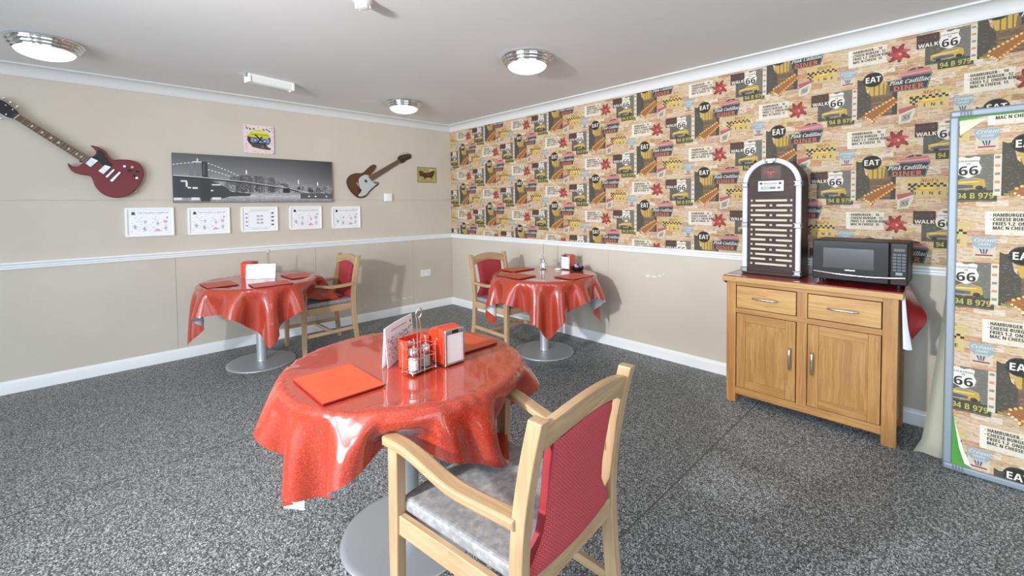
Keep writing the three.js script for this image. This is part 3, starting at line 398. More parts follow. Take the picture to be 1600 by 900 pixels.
// ---------------------------------------------------------------- guitars
{
  // red electric guitar, traced in the plane of its top
  const Z = 0.062, f = (x, y) => { const v = onZ(x / 5, 140 + y / 5, Z); return [v.x, v.y]; };
  const bodyPx = [[640, 578], [612, 600], [570, 600], [530, 574], [538, 606], [575, 644], [640, 664], [700, 674], [722, 702], [745, 755], [790, 805], [850, 835], [920, 845], [1000, 826], [1060, 782], [1105, 722], [1125, 660], [1115, 610], [1080, 572], [1020, 550], [940, 545], [884, 548], [850, 520], [830, 488], [790, 458], [740, 440], [710, 437], [738, 462], [750, 490], [735, 515], [702, 532]];
  const C = f(880, 680), g = thing('electric_guitar', 'dark red double horned electric guitar hanging on the wall', 'guitar', [C[0], C[1], 0.0015]);
  const L = (pts) => pts.map(([x, y]) => { const q = f(x, y); return [q[0] - C[0], q[1] - C[1]]; });
  const bs = smoothPoly(L(bodyPx), 160);
  part('body', ext(bs, 0.034, 0.006, 3).translate(0, 0, 0.018), M.guitarRed, g);
  part('wall_hook', rb(0.03, 0.05, 0.03, L([[640, 540]])[0][0], L([[640, 540]])[0][1], 0.015, 0.004), M.black, g);
  const zt = 0.0525;
  part('pickguard', ext(smoothPoly(L([[765, 470], [800, 482], [828, 520], [850, 560], [880, 585], [860, 600], [800, 585], [760, 545], [700, 545], [690, 535], [745, 515], [762, 495]]), 80), 0.003, 0.0008, 1).translate(0, 0, zt), M.black, g);
  const quad = (pts, d, z, m, name, bev = 0.001) => part(name, ext(poly(L(pts)), d, bev, 1).translate(0, 0, z), m, g);
  quad([[668, 578], [712, 530], [768, 556], [708, 606]], 0.012, zt, M.chromeSoft, 'pickup'); quad([[766, 636], [820, 588], [868, 604], [808, 662]], 0.012, zt, M.chromeSoft, 'pickup');
  quad([[822, 680], [884, 620], [898, 628], [838, 690]], 0.01, zt, M.chromeSoft, 'bridge'); quad([[858, 712], [932, 640], [946, 648], [878, 720]], 0.012, zt, M.chrome, 'tailpiece');
  for (const [x, y, m] of [[972, 600, M.chromeSoft], [1010, 632, M.black], [1072, 640, M.black], [1048, 672, M.black], [1068, 690, M.chromeSoft], [1036, 606, M.ivory]]) { const q = L([[x, y]])[0]; const k = cyl(m === M.ivory ? 0.005 : 0.0095, 0.011, 0.016, 0, 0, 0, 16).rotateX(Math.PI / 2); part(m === M.ivory ? 'toggle_switch' : 'knob', k.translate(q[0], q[1], zt + 0.007), m, g); }
  { const q = L([[1062, 794]])[0]; part('strap_button', new THREE.SphereGeometry(0.009, 12, 8).translate(q[0], q[1], 0.034), M.chrome, g); }
  // neck and board
  const nA = L([[700, 530]])[0], nB = L([[652, 572]])[0], hA = L([[150, 196]])[0], hB = L([[112, 226]])[0];
  const mid = (a, b) => [(a[0] + b[0]) / 2, (a[1] + b[1]) / 2], n0 = mid(nA, nB), n1 = mid(hA, hB), dir = [n1[0] - n0[0], n1[1] - n0[1]], len = Math.hypot(...dir), ang = Math.atan2(dir[1], dir[0]);
  const neck = new THREE.Group(); neck.name = 'neck'; neck.position.set(n0[0], n0[1], zt); neck.rotation.z = ang; g.add(neck);
  const w0 = 0.028, w1 = 0.0215;
  part('neck_back', ext(poly([[-0.03, -w0], [len, -w1], [len, w1], [-0.03, w0]]), 0.02, 0.004).translate(0, 0, -0.016), M.guitarRed, neck);
  part('fingerboard', ext(poly([[-0.045, -w0], [len, -w1], [len, w1], [-0.045, w0]]), 0.006, 0.001, 1).translate(0, 0, 0.004), M.rosewood, neck);
  for (let k = 1; k <= 20; k++) { const x = len - (len + 0.25) * (1 - Math.pow(2, -k / 12)), w = w1 + (w0 - w1) * (1 - x / len); if (x < -0.04) break; part('fret', rb(0.0035, w * 1.96, 0.002, x, 0, 0.0105, 0.0008), M.fret, neck); if ([3, 5, 7, 9, 12, 15, 17].includes(k)) part('inlay', rb(0.012, 0.018, 0.0012, x + 0.018, 0, 0.0101, 0.0005), M.ivory, neck); }
  part('strings', mergeGeometries([0, 1, 2, 3, 4, 5].map((k) => polyTube([[-0.24, (k - 2.5) * 0.0092, 0.012], [len + 0.02, (k - 2.5) * 0.0066, 0.0125]], 0.0007, 4))), M.fret, neck);
  part('nut', rb(0.006, 0.043, 0.006, len, 0, 0.009, 0.001), M.ivory, neck);
  const hs = poly([[0, -0.022], [0.03, -0.036], [0.1, -0.043], [0.17, -0.036], [0.18, -0.014], [0.168, 0], [0.18, 0.014], [0.17, 0.036], [0.1, 0.043], [0.03, 0.036], [0, 0.022]]);
  const head = part('headstock', ext(hs, 0.014, 0.002).translate(len, 0, -0.008), M.black, neck);
  for (let k = 0; k < 3; k++) for (const s of [-1, 1]) { part('tuning_peg', mergeGeometries([cyl(0.003, 0.003, 0.02, 0, 0, 0, 8).translate(len + 0.045 + k * 0.042, s * 0.05, 0), new THREE.SphereGeometry(0.011, 10, 8).scale(1, 0.75, 0.5).translate(len + 0.045 + k * 0.042, s * 0.064, 0)]), M.chrome, neck); part('string_post', cyl(0.004, 0.005, 0.012, 0, 0, 0, 10).rotateX(Math.PI / 2).translate(len + 0.045 + k * 0.042, s * 0.026, 0.01), M.chrome, neck); }
}
{
  // brown bass shaped board
  const Z = 0.02, K = 4.444, f = (x, y) => { const v = onZ(360 + x / K, 180 + y / K, Z); return [v.x, v.y]; };
  const C = f(910, 480), g = thing('bass_guitar', 'small brown bass guitar with pale grey pickguard on the wall', 'guitar', [C[0], C[1], 0.0015]);
  const L = (pts) => pts.map(([x, y]) => { const q = f(x, y); return [q[0] - C[0], q[1] - C[1]]; });
  const bodyPx = [[962, 420], [985, 398], [1008, 370], [1012, 350], [996, 343], [970, 356], [945, 380], [915, 402], [870, 403], [830, 420], [810, 452], [816, 492], [840, 532], [876, 566], [908, 576], [945, 562], [972, 528], [1000, 502], [1026, 484], [1028, 466], [1006, 464], [984, 468], [972, 450]];
  const sh = smoothPoly(L(bodyPx), 140); part('body', ext(sh, 0.018, 0.004, 2), M.umber, g);
  const inner = smoothPoly(L(bodyPx.map(([x, y]) => [918 + (x - 918) * 0.93, 468 + (y - 468) * 0.93])), 140); part('sunburst_top', ext(inner, 0.004, 0.001, 1).translate(0, 0, 0.0165), M.sunburst, g);
  part('pickguard', ext(smoothPoly(L([[890, 452], [902, 430], [935, 414], [962, 422], [985, 456], [1000, 474], [1020, 472], [1000, 492], [966, 522], [942, 552], [906, 566], [888, 556], [908, 528], [896, 496]]), 90), 0.003, 0.0008, 1).translate(0, 0, 0.0198), M.pickguard, g);
  part('pickup', ext(poly(L([[928, 455], [938, 446], [950, 460], [940, 470]])), 0.005, 0.001, 1).translate(0, 0, 0.022), M.umber, g);
  part('bridge', ext(poly(L([[868, 470], [880, 466], [898, 490], [888, 496]])), 0.006, 0.001, 1).translate(0, 0, 0.02), M.chromeSoft, g);
  part('control_plate', ext(poly(L([[884, 520], [902, 508], [912, 522], [894, 540]])), 0.003, 0.0008, 1).translate(0, 0, 0.0205), M.umber, g);
  part('neck', ext(poly(L([[955, 428], [1168, 306], [1182, 328], [980, 458]])), 0.014, 0.002).translate(0, 0, 0.01), M.neckBrown, g);
  const hd = part('headstock', ext(smoothPoly(L([[1164, 312], [1166, 290], [1188, 278], [1240, 268], [1256, 280], [1250, 300], [1222, 312], [1208, 326], [1184, 332]]), 60), 0.012, 0.002).translate(0, 0, 0.008), M.umber, g);
  for (const [x, y] of [[1178, 272], [1196, 266], [1212, 263], [1228, 261]]) { const q = L([[x, y]])[0]; part('tuning_peg', rb(0.008, 0.022, 0.006, q[0], q[1], 0.014, 0.002), M.chromeSoft, g); }
  for (const [x, y] of [[1186, 298], [1204, 292], [1222, 287], [1238, 282]]) { const q = L([[x, y]])[0]; part('string_post', cyl(0.005, 0.006, 0.008, 0, 0, 0, 10).rotateX(Math.PI / 2).translate(q[0], q[1], 0.022), M.chromeSoft, g); }
}

// ---------------------------------------------------------------- tables
const TABLE_TOP = 0.73;
function makeTable(label, x, z, r) {
  const g = thing('pedestal_table', label, 'table', [x, 0, z], 0, 'round pedestal tables');
  part('base_plate', lathe([[0.0005, 0], [0.27, 0], [0.275, 0.004], [0.272, 0.012], [0.25, 0.017], [0.06, 0.022], [0.0005, 0.022]], 64), M.steel, g);
  part('column', lathe([[0.045, 0.02], [0.041, 0.03], [0.041, 0.69], [0.0005, 0.69]], 32), M.steel, g);
  part('top_bracket', mergeGeometries([bx(-0.28, 0.28, 0.685, 0.705, -0.025, 0.025), bx(-0.025, 0.025, 0.684, 0.704, -0.28, 0.28)]), M.greyDark, g);
  part('tabletop', lathe([[0.0005, 0.705], [r - 0.004, 0.705], [r, 0.709], [r, 0.726], [r - 0.004, TABLE_TOP], [0.0005, TABLE_TOP]], 72), M.beech, g);
  return g;
}
// square cloth laid on the round top and let fall: a small mass and spring drape, run once
function drape(r, side, turn, sd, colliders = [], cut = 0, steps = 420) {
  const N = 57, d = side / (N - 1), P = new Float64Array(N * N * 3), Q = new Float64Array(N * N * 3), top = TABLE_TOP + 0.004, ct = Math.cos(turn), st = Math.sin(turn); let q = sd;
  const rn = () => { q = (Math.imul(q, 1664525) + 1013904223) | 0; return (q >>> 8) / 16777216 - 0.5; };
  for (let j = 0; j < N; j++) for (let i = 0; i < N; i++) { const k = (j * N + i) * 3, a = -side / 2 + i * d, b = -side / 2 + j * d; P[k] = a * ct - b * st; P[k + 2] = a * st + b * ct; P[k + 1] = top + rn() * 0.004; const rad = Math.hypot(P[k], P[k + 2]); if (rad > r) P[k + 1] -= (rad - r) * 0.4; }
  Q.set(P);
  const con = []; const add = (i, j, a, b, s) => { if (a >= 0 && b >= 0 && a < N && b < N) con.push((j * N + i) * 3, (b * N + a) * 3, Math.hypot(a - i, b - j) * d, s); };
  for (let j = 0; j < N; j++) for (let i = 0; i < N; i++) { add(i, j, i + 1, j, 1); add(i, j, i, j + 1, 1); add(i, j, i + 1, j + 1, 0.5); add(i, j, i - 1, j + 1, 0.5); add(i, j, i + 2, j, 0.14); add(i, j, i, j + 2, 0.14); add(i, j, i + 4, j, 0.03); add(i, j, i, j + 4, 0.03); }
  const C = new Float64Array(con), rim = 0.008;
  for (let s = 0; s < steps; s++) {
    const damp = s < steps * 0.75 ? 0.97 : 0.9;
    for (let k = 0; k < P.length; k += 3) for (let c = 0; c < 3; c++) { const v = (P[k + c] - Q[k + c]) * damp; Q[k + c] = P[k + c]; P[k + c] += v - (c === 1 ? 0.00035 : 0); }
    for (let it = 0; it < 7; it++) {
      for (let k = 0; k < C.length; k += 4) { const a = C[k], b = C[k + 1], dx = P[b] - P[a], dy = P[b + 1] - P[a + 1], dz = P[b + 2] - P[a + 2], l = Math.sqrt(dx * dx + dy * dy + dz * dz) || 1e-9, w = 0.5 * C[k + 3] * (l - C[k + 2]) / l; P[a] += dx * w; P[a + 1] += dy * w; P[a + 2] += dz * w; P[b] -= dx * w; P[b + 1] -= dy * w; P[b + 2] -= dz * w; }
      for (let k = 0; k < P.length; k += 3) {
        const x = P[k], y = P[k + 1], z = P[k + 2], rad = Math.hypot(x, z);
        if (y > top - 0.022 && rad < r - rim) { if (y < top) { P[k + 1] = top; P[k] = Q[k] + (x - Q[k]) * 0.15; P[k + 2] = Q[k + 2] + (z - Q[k + 2]) * 0.15; } }
        else if (y > top - rim && rad < r + 0.008) { const cy = top - rim, cr = r - rim + 0.004, ex = rad - cr, ey = y - cy, l = Math.hypot(ex, ey); if (l < rim + 0.001 && l > 1e-6) { const f = (rim + 0.001) / l, nr = cr + ex * f; P[k] = x * nr / rad; P[k + 2] = z * nr / rad; P[k + 1] = cy + ey * f; } }
        else if (y > 0.68 && rad < r + 0.006 && rad > r - 0.12) { const f = (r + 0.006) / rad; P[k] = x * f; P[k + 2] = z * f; }
        for (const [bx0, bx1, by1, bz0, bz1, axis, to] of colliders) if (P[k] > bx0 && P[k] < bx1 && P[k + 1] < by1 && P[k + 2] > bz0 && P[k + 2] < bz1) { const e = to - P[k + axis], st = Math.sign(e) * Math.min(Math.abs(e), 0.0025); P[k + axis] += st; Q[k + axis] += st; }
      }
    }
  }
  // refine twice with a smooth interpolation
  const N2 = (N - 1) * 2 + 1, G = new Float32Array(N2 * N2 * 3), at = (i, j, c) => P[(clamp(j, 0, N - 1) * N + clamp(i, 0, N - 1)) * 3 + c], cr = (a, b, c, e) => (-a + 9 * b + 9 * c - e) / 16;
  for (let j = 0; j < N2; j++) for (let i = 0; i < N2; i++) for (let c = 0; c < 3; c++) {
    const I = i >> 1, J = j >> 1, row = (jj) => (i & 1 ? cr(at(I - 1, jj, c), at(I, jj, c), at(I + 1, jj, c), at(I + 2, jj, c)) : at(I, jj, c));
    G[(j * N2 + i) * 3 + c] = j & 1 ? cr(row(J - 1), row(J), row(J + 1), row(J + 2)) : row(J);
  }
  const idx = [], uv = new Float32Array(N2 * N2 * 2);
  for (let j = 0; j < N2; j++) for (let i = 0; i < N2; i++) { uv[(j * N2 + i) * 2] = i / (N2 - 1) * side; uv[(j * N2 + i) * 2 + 1] = j / (N2 - 1) * side; if (i < N2 - 1 && j < N2 - 1 && i + j < 2 * (N2 - 1) - (cut || -9)) { const a = j * N2 + i; idx.push(a, a + N2, a + 1); if (!cut || i + j < 2 * (N2 - 1) - cut - 1) idx.push(a + 1, a + N2, a + N2 + 1); } }
  return twoSided(G, uv, idx, 0.0014);
}
// face and backing of a thin sheet: face as given, backing set back along the normals
function twoSided(G, uv, idx, t) {
  const face = new THREE.BufferGeometry(); face.setAttribute('position', new THREE.BufferAttribute(new Float32Array(G), 3)); face.setAttribute('uv', new THREE.BufferAttribute(uv, 2)); face.setIndex(idx); face.computeVertexNormals();
  const n = face.attributes.normal, B = new Float32Array(G); for (let i = 0; i < n.count; i++) { B[i * 3] -= n.getX(i) * t; B[i * 3 + 1] -= n.getY(i) * t; B[i * 3 + 2] -= n.getZ(i) * t; }
  const back = new THREE.BufferGeometry(); back.setAttribute('position', new THREE.BufferAttribute(B, 3)); back.setAttribute('uv', new THREE.BufferAttribute(uv.slice(), 2)); const ib = []; for (let i = 0; i < idx.length; i += 3) ib.push(idx[i], idx[i + 2], idx[i + 1]); back.setIndex(ib); back.computeVertexNormals();
  return [face, back];
}
function makeCloth(label, x, z, parts) { const g = thing('tablecloth', label, 'tablecloth', [x, 0, z], 0, 'red oilcloth tablecloths'); part('printed_face', parts[0], M.cloth, g); part('white_backing', parts[1], M.clothBack, g).userData.label = 'white underside of the cloth'; return g; }
const TA = [-2.685, 3.35], TB = [-0.585, 2.235], TC = [-2.55, 0.63];
makeTable('round pedestal table with the light wood armchair drawn up in front', TA[0], TA[1], 0.466); makeTable('round pedestal table beside the wallpapered wall', TB[0], TB[1], 0.468); makeTable('round pedestal table below the framed sheets', TC[0], TC[1], 0.45);
const camAngle = (t) => Math.atan2(CAM.z - t[1], CAM.x - t[0]);
const clothA = makeCloth('glossy red cloth on the table holding the shaker caddy', TA[0], TA[1], drape(0.474, 1.22, camAngle(TA), 5, [[-0.305, -0.2, 0.67, 0.32, 0.62, 2, 0.32], [0.18, 0.305, 0.67, 0.34, 0.62, 2, 0.34], [-0.24, 0.23, 0.487, 0.33, 0.9, 1, 0.487]], 16));
{ // a little of the turned-under corner shows below the hem
  const p = clothA.children[0].geometry.attributes.position, n = 113, cut = 16, V = (k) => { const i = n - 1 - cut + k, j = 2 * (n - 1) - cut - i, q = j * n + i; return new THREE.Vector3(p.getX(q), p.getY(q), p.getZ(q)); };
  const a = V(4), b = V(10); const inn = new THREE.Vector3(-a.x, 0, -a.z).normalize(), lo = (v, d, f) => v.clone().add(new THREE.Vector3(0, -d, 0)).addScaledVector(inn, f).toArray();
  const quad = (pts, m, nm, lb) => { const g = new THREE.BufferGeometry(); g.setAttribute('position', new THREE.Float32BufferAttribute(pts.flat(), 3)); g.setIndex(pts.length === 4 ? [0, 1, 2, 0, 2, 3] : [0, 1, 2]); g.computeVertexNormals(); part(nm, g, m, clothA).userData.label = lb; };
  quad([lo(a, -0.03, 0.006), lo(b, -0.03, 0.006), lo(b, 0.035, 0.008), lo(a, 0.042, 0.008)], M.clothBack, 'turned_corner', 'white underside of the turned corner');
  quad([lo(a, 0.004, 0.0045), lo(a.clone().lerp(b, 0.55), 0.02, 0.0045), lo(a, 0.036, 0.0045)], M.cloth, 'turned_tip', 'red tip of the turned corner');
}
makeCloth('glossy red cloth on the table beside the wallpapered wall', TB[0], TB[1], drape(0.478, 1.32, camAngle(TB) + Math.PI / 4 - 0.08, 19));
makeCloth('glossy red cloth on the table below the framed sheets', TC[0], TC[1], drape(0.46, 1.3, camAngle(TC) + Math.PI / 4 - 0.1, 43, [[0.3, 0.62, 0.68, 0.13, 0.3, 2, 0.125], [0.37, 0.8, 0.487, -0.28, 0.15, 1, 0.487]]));

// ---------------------------------------------------------------- chairs
function makeChair(label, pos, turn) {
  const g = thing('dining_armchair', label, 'chair', pos, turn, 'light wood dining armchairs');
  const zc = (y) => { const p = [[0, 0.28], [0.22, 0.252], [0.44, 0.238], [0.6, 0.246], [0.75, 0.27], [0.9, 0.305]]; for (let i = 0; i + 1 < p.length; i++) if (y <= p[i + 1][0]) { const t = (y - p[i][0]) / (p[i + 1][0] - p[i][0]); return p[i][1] + (p[i + 1][1] - p[i][1]) * t; } return 0.305; };
  const curve = new THREE.SplineCurve([[0.28, 0], [0.252, 0.22], [0.238, 0.44], [0.246, 0.6], [0.27, 0.75], [0.302, 0.885]].map(([a, b]) => new THREE.Vector2(a, b))).getPoints(16);
  const postShape = poly([...curve.map((v) => [v.x - 0.022, v.y]), ...curve.slice().reverse().map((v) => [v.x + (v.y < 0.02 ? 0.012 : 0.02), v.y])]);
  const wood = (geo, grain) => metreUV(geo, grain, rr(0, 1));
  for (const s of [-1, 1]) {
    part('rear_post', wood(sideways(postShape, 0.034, 0.004, s * 0.222), 'y'), M.beech, g);
    const fl = poly([[-0.252, 0], [-0.222, 0], [-0.214, 0.3], [-0.208, 0.645], [-0.256, 0.645], [-0.258, 0.3]]); part('front_leg', wood(sideways(fl, 0.034, 0.004, s * 0.246), 'y'), M.beech, g);
    const at = []; for (let k = 0; k <= 16; k++) { const t = k / 16, z = -0.275 + t * 0.515; const y = 0.668 - 0.044 * THREE.MathUtils.smoothstep(t, 0.12, 0.62) + 0.006 * THREE.MathUtils.smoothstep(t, 0.7, 1); at.push([z, y]); }
    const as = poly([...at.map(([z, y]) => [z, y - 0.027]), ...at.slice().reverse()]); const ag = sideways(as, 0.05, 0.007); ag.rotateY(-s * 0.047); part('armrest', wood(ag.translate(s * 0.235, 0, 0), 'z'), M.beech, g);
    const sr = rb(0.022, 0.062, 0.46, 0, 0, 0, 0.004, 'z'); sr.rotateY(-s * 0.047); part('side_rail', sr.translate(s * 0.234, 0.407, 0), M.beech, g);
    const st = rb(0.02, 0.032, 0.47, 0, 0, 0, 0.004, 'z'); st.rotateY(-s * 0.047); part('side_stretcher', st.translate(s * 0.234, 0.185, 0.01), M.beech, g);
  }
  part('front_rail', rb(0.47, 0.062, 0.022, 0, 0.407, -0.235, 0.004, 'x'), M.beech, g); part('cross_stretcher', rb(0.455, 0.03, 0.02, 0, 0.185, 0.02, 0.004, 'x'), M.beech, g);
  part('back_rail', rb(0.415, 0.06, 0.026, 0, 0.425, 0.238, 0.004, 'x'), M.beech, g);
  // arched crest rail following the lean of the posts
  const topE = [], botE = []; for (let k = 0; k <= 20; k++) { const x = -0.208 + k / 20 * 0.416, a = Math.cos(x / 0.208 * Math.PI / 2); topE.push([x, 0.856 + 0.034 * Math.pow(a, 0.9)]); botE.push([x, 0.785 + 0.036 * a]); }
  const cg = ext(poly([...botE, ...topE.slice().reverse()]), 0.026, 0.004).translate(0, 0, -0.013); { const p = cg.attributes.position; for (let i = 0; i < p.count; i++) p.setZ(i, p.getZ(i) + zc(p.getY(i)) + 0.016 * Math.cos(p.getX(i) / 0.21 * 1.5) - 0.006); cg.computeVertexNormals(); } part('crest_rail', wood(toCreasedNormals(cg, 0.5), 'x'), M.beech, g);
  // upholstered back, waisted and flaring to the seat
  const half = [[0.15, 0.8], [0.147, 0.74], [0.14, 0.66], [0.138, 0.6], [0.147, 0.55], [0.172, 0.51], [0.197, 0.48], [0.2, 0.455]], arch = []; for (let k = 1; k < 10; k++) { const x = -0.15 + k / 10 * 0.3; arch.push([x, 0.8 + 0.022 * Math.cos(x / 0.15 * Math.PI / 2)]); }
  const outline = [...half.slice().reverse().map(([x, y]) => [-x, y]), ...arch, ...half];
  const bend = (geo) => { const p = geo.attributes.position; for (let i = 0; i < p.count; i++) { const y = p.getY(i), x = p.getX(i); p.setZ(i, p.getZ(i) + zc(y) + 0.014 * Math.cos(x / 0.21 * 1.5) - 0.008); } geo.computeVertexNormals(); return geo; };
  // gridded so that it can bow: rows between the two edges of the outline
  const padGrid = (z, sgn) => { const rows = 26, cols = 14, G = [], ix = [], wid = (y) => { for (let i = 0; i + 1 < half.length; i++) if (y <= half[i][1] && y >= half[i + 1][1]) { const t = (half[i][1] - y) / (half[i][1] - half[i + 1][1]); return half[i][0] + (half[i + 1][0] - half[i][0]) * t; } return half[0][0]; };
    for (let j = 0; j <= rows; j++) for (let i = 0; i <= cols; i++) { const u = i / cols * 2 - 1, v = j / rows, yb = 0.455 + v * 0.345, w = wid(yb), x = u * w, y = yb + v * 0.022 * Math.cos(u * Math.PI / 2), pad = Math.min(1, (1 - Math.abs(u)) * 7, Math.min(v, 1 - v) * 16 + 0.2); G.push(x, y, z + sgn * 0.01 * Math.sqrt(Math.max(0, pad))); }
    for (let j = 0; j < rows; j++) for (let i = 0; i < cols; i++) { const a = j * (cols + 1) + i, b = a + cols + 1; sgn > 0 ? ix.push(a, a + 1, b, a + 1, b + 1, b) : ix.push(a, b, a + 1, a + 1, b, b + 1); }
    const q = new THREE.BufferGeometry(); q.setAttribute('position', new THREE.Float32BufferAttribute(G, 3)); q.setIndex(ix); q.computeVertexNormals(); const uv = []; for (let i = 0; i < G.length; i += 3) uv.push(G[i], G[i + 1]); q.setAttribute('uv', new THREE.Float32BufferAttribute(uv, 2)); return bend(q); };
  part('back_upholstery', padGrid(0.012, 1), M.weave, g).userData.label = 'red woven fabric back of the backrest'; part('front_upholstery', padGrid(-0.012, -1), M.redFront, g).userData.label = 'plain dark red front of the backrest';
  part('backrest_core', bend(ext(poly(outline.map(([x, y]) => [x * 0.995, y])), 0.024, 0).translate(0, 0, -0.012)), M.redFront, g);
  const seat = new THREE.Shape(); seat.moveTo(-0.212, 0.228); seat.lineTo(0.212, 0.228); seat.lineTo(0.232, -0.235); seat.quadraticCurveTo(0, -0.262, -0.232, -0.235); seat.closePath();
  const sg = ext(seat, 0.045, 0.016, 4); sg.rotateX(Math.PI / 2); sg.applyMatrix4(new THREE.Matrix4().makeScale(1, 1, 1)); sg.translate(0, 0.478, 0); { const p = sg.attributes.position; for (let i = 0; i < p.count; i++) p.setZ(i, p.getZ(i)); } part('seat_pad', metreUV(sg, 'x'), M.leather, g).userData.label = 'mottled grey leatherette seat';
  return g;
}
makeChair('light beech armchair with red woven back, drawn up to the table with the shaker caddy', [-2.695, 0, 3.965], 0.09);
makeChair('light beech armchair between the wallpapered wall table and the room corner', [-0.7, 0, 1.87], Math.PI);
makeChair('light beech armchair beside the table below the framed sheets', [-2.01, 0, 0.56], Math.PI / 2);

// ---------------------------------------------------------------- things on the tables
{
  const y0 = TABLE_TOP + 0.007;
  const matTex = canvasTex(256, 340, (c, w, h) => { c.fillStyle = '#c9522f'; c.fillRect(0, 0, w, h); c.strokeStyle = '#b94628'; c.lineWidth = 3; c.strokeRect(60, 110, 136, 120); c.fillStyle = '#ba4727'; for (let k = 0; k < 5; k++) c.fillRect(76, 126 + k * 20, 60 + (k * 37) % 44, 7); c.beginPath(); c.arc(128, 270, 14, 0, 7); c.fill(); });
  const face = S({ map: matTex, roughness: 0.45 });
  const mat = (x, z, turn, label) => { const g = thing('table_mat', label, 'table mat', [x, y0, z], turn, 'red rectangular table mats'); part('board', rb(0.22, 0.006, 0.29, 0, 0.003, 0, 0.001), M.matDark, g); const f = new THREE.PlaneGeometry(0.218, 0.288); f.rotateX(-Math.PI / 2); part('printed_face', f.translate(0, 0.0063, 0), face, g); };
  mat(-2.985, 3.385, 0.0, 'red table mat lying alone by the leaflet on the caddy table'); mat(-2.39, 3.32, 0, 'red table mat behind the napkin dispenser on the caddy table');
  mat(-0.885, 2.17, 0.02, 'red table mat on the wall table, on the side of the room'); mat(-0.56, 2.57, 1.55, 'red table mat on the wall table, in front of the black dish'); mat(-0.6, 1.89, 1.56, 'red table mat on the wall table, before the empty armchair');
  mat(-2.86, 0.66, 0.03, 'red table mat on the sheet wall table, beside the dispenser side'); mat(-2.55, 0.96, 1.55, 'red table mat on the sheet wall table, before the standing card'); mat(-2.24, 0.68, 0.04, 'red table mat on the sheet wall table, before the armchair');

  const cardTex = canvasTex(512, 256, (c, w, h) => { c.fillStyle = '#f4f3f8'; c.fillRect(0, 0, w, h); c.fillStyle = '#b58c96'; for (let x = 120; x < 400; x += 22) c.fillRect(x, 34, 16, 12); for (let k = 0; k < 110; k++) { c.globalAlpha = rr(0.6, 1); c.fillStyle = ['#7d84ac', '#9c86ac', '#b8707c', '#70778c', '#a9aec8'][k % 5]; c.fillRect(rr(30, 470), rr(70, 230), rr(6, 34), rr(5, 12)); } c.globalAlpha = 1; c.fillStyle = '#33343c'; c.beginPath(); c.arc(478, 44, 12, 0, 7); c.fill(); });
  function card(label, a, b, h, lean) {   // standing folded card from base corner a to base corner b
    const dx = b[0] - a[0], dz = b[1] - a[1], w = Math.hypot(dx, dz), g = thing('menu_card', label, 'card', [(a[0] + b[0]) / 2, y0 - 0.0005, (a[1] + b[1]) / 2], -Math.atan2(dz, dx), 'standing menu cards');
    const m = PH({ map: cardTex, roughness: 0.35, clearcoat: 0.5, clearcoatRoughness: 0.1 });
    const leaf = (s) => { const q = new THREE.BoxGeometry(w, h, 0.0016, 8, 6, 1), p = q.attributes.position; for (let i = 0; i < p.count; i++) p.setZ(i, p.getZ(i) - 0.006 * Math.cos(p.getX(i) / w * 3)); q.computeVertexNormals(); q.translate(0, h / 2, 0); q.rotateX(-s * lean); q.translate(0, 0, s * (Math.sin(lean) * h + 0.0008)); return q; };
    part('front_leaf', leaf(1), m, g); part('rear_leaf', leaf(-1), M.whiteMatt, g); return g;
  }
  card('white printed menu card standing beside the chrome shaker caddy', [-2.795, 3.375], [-2.59, 3.235], 0.158, 0.07);
  card('white printed menu card standing on the table below the framed sheets', [-2.62, 0.49], [-2.42, 0.635], 0.13, 0.14);

  function dispenser(label, pos, turn) {   // front faces +z
    const g = thing('napkin_dispenser', label, 'napkin dispenser', pos, turn, 'red and chrome napkin dispensers');
    const s = new THREE.Shape(); s.moveTo(-0.055, 0.004); s.lineTo(-0.055, 0.108); s.quadraticCurveTo(-0.054, 0.13, 0, 0.136); s.lineTo(0.05, 0.126); s.lineTo(0.05, 0.004); s.closePath();
    part('housing', sideways(s, 0.096, 0.006), M.orangeRed, g);
    part('front_frame', mergeGeometries([rb(0.011, 0.126, 0.012, -0.0435, 0.065, 0.055, 0.004), rb(0.011, 0.126, 0.012, 0.0435, 0.065, 0.055, 0.004), rb(0.098, 0.02, 0.014, 0, 0.122, 0.054, 0.006), rb(0.098, 0.008, 0.012, 0, 0.006, 0.055, 0.003)]), M.chromeSoft, g);
    part('napkins', rb(0.077, 0.106, 0.006, 0, 0.061, 0.053, 0.002), M.napkin, g); g.scale.y = 1.1; part('badge', rb(0.03, 0.012, 0.002, 0, 0.123, 0.062, 0.0008), M.black, g); part('foot_plate', rb(0.1, 0.004, 0.115, 0, 0.002, 0, 0.0015), M.chromeSoft, g); return g;
  }
  dispenser('red and chrome napkin dispenser on the table with the shaker caddy', [-2.574, y0, 3.478], 0.02);
  dispenser('red and chrome napkin dispenser on the table beside the wallpapered wall', [-0.23, y0, 2.245], -Math.PI / 2 + 0.1);
  dispenser('red and chrome napkin dispenser behind the card below the framed sheets', [-2.575, y0, 0.40], 2.35);

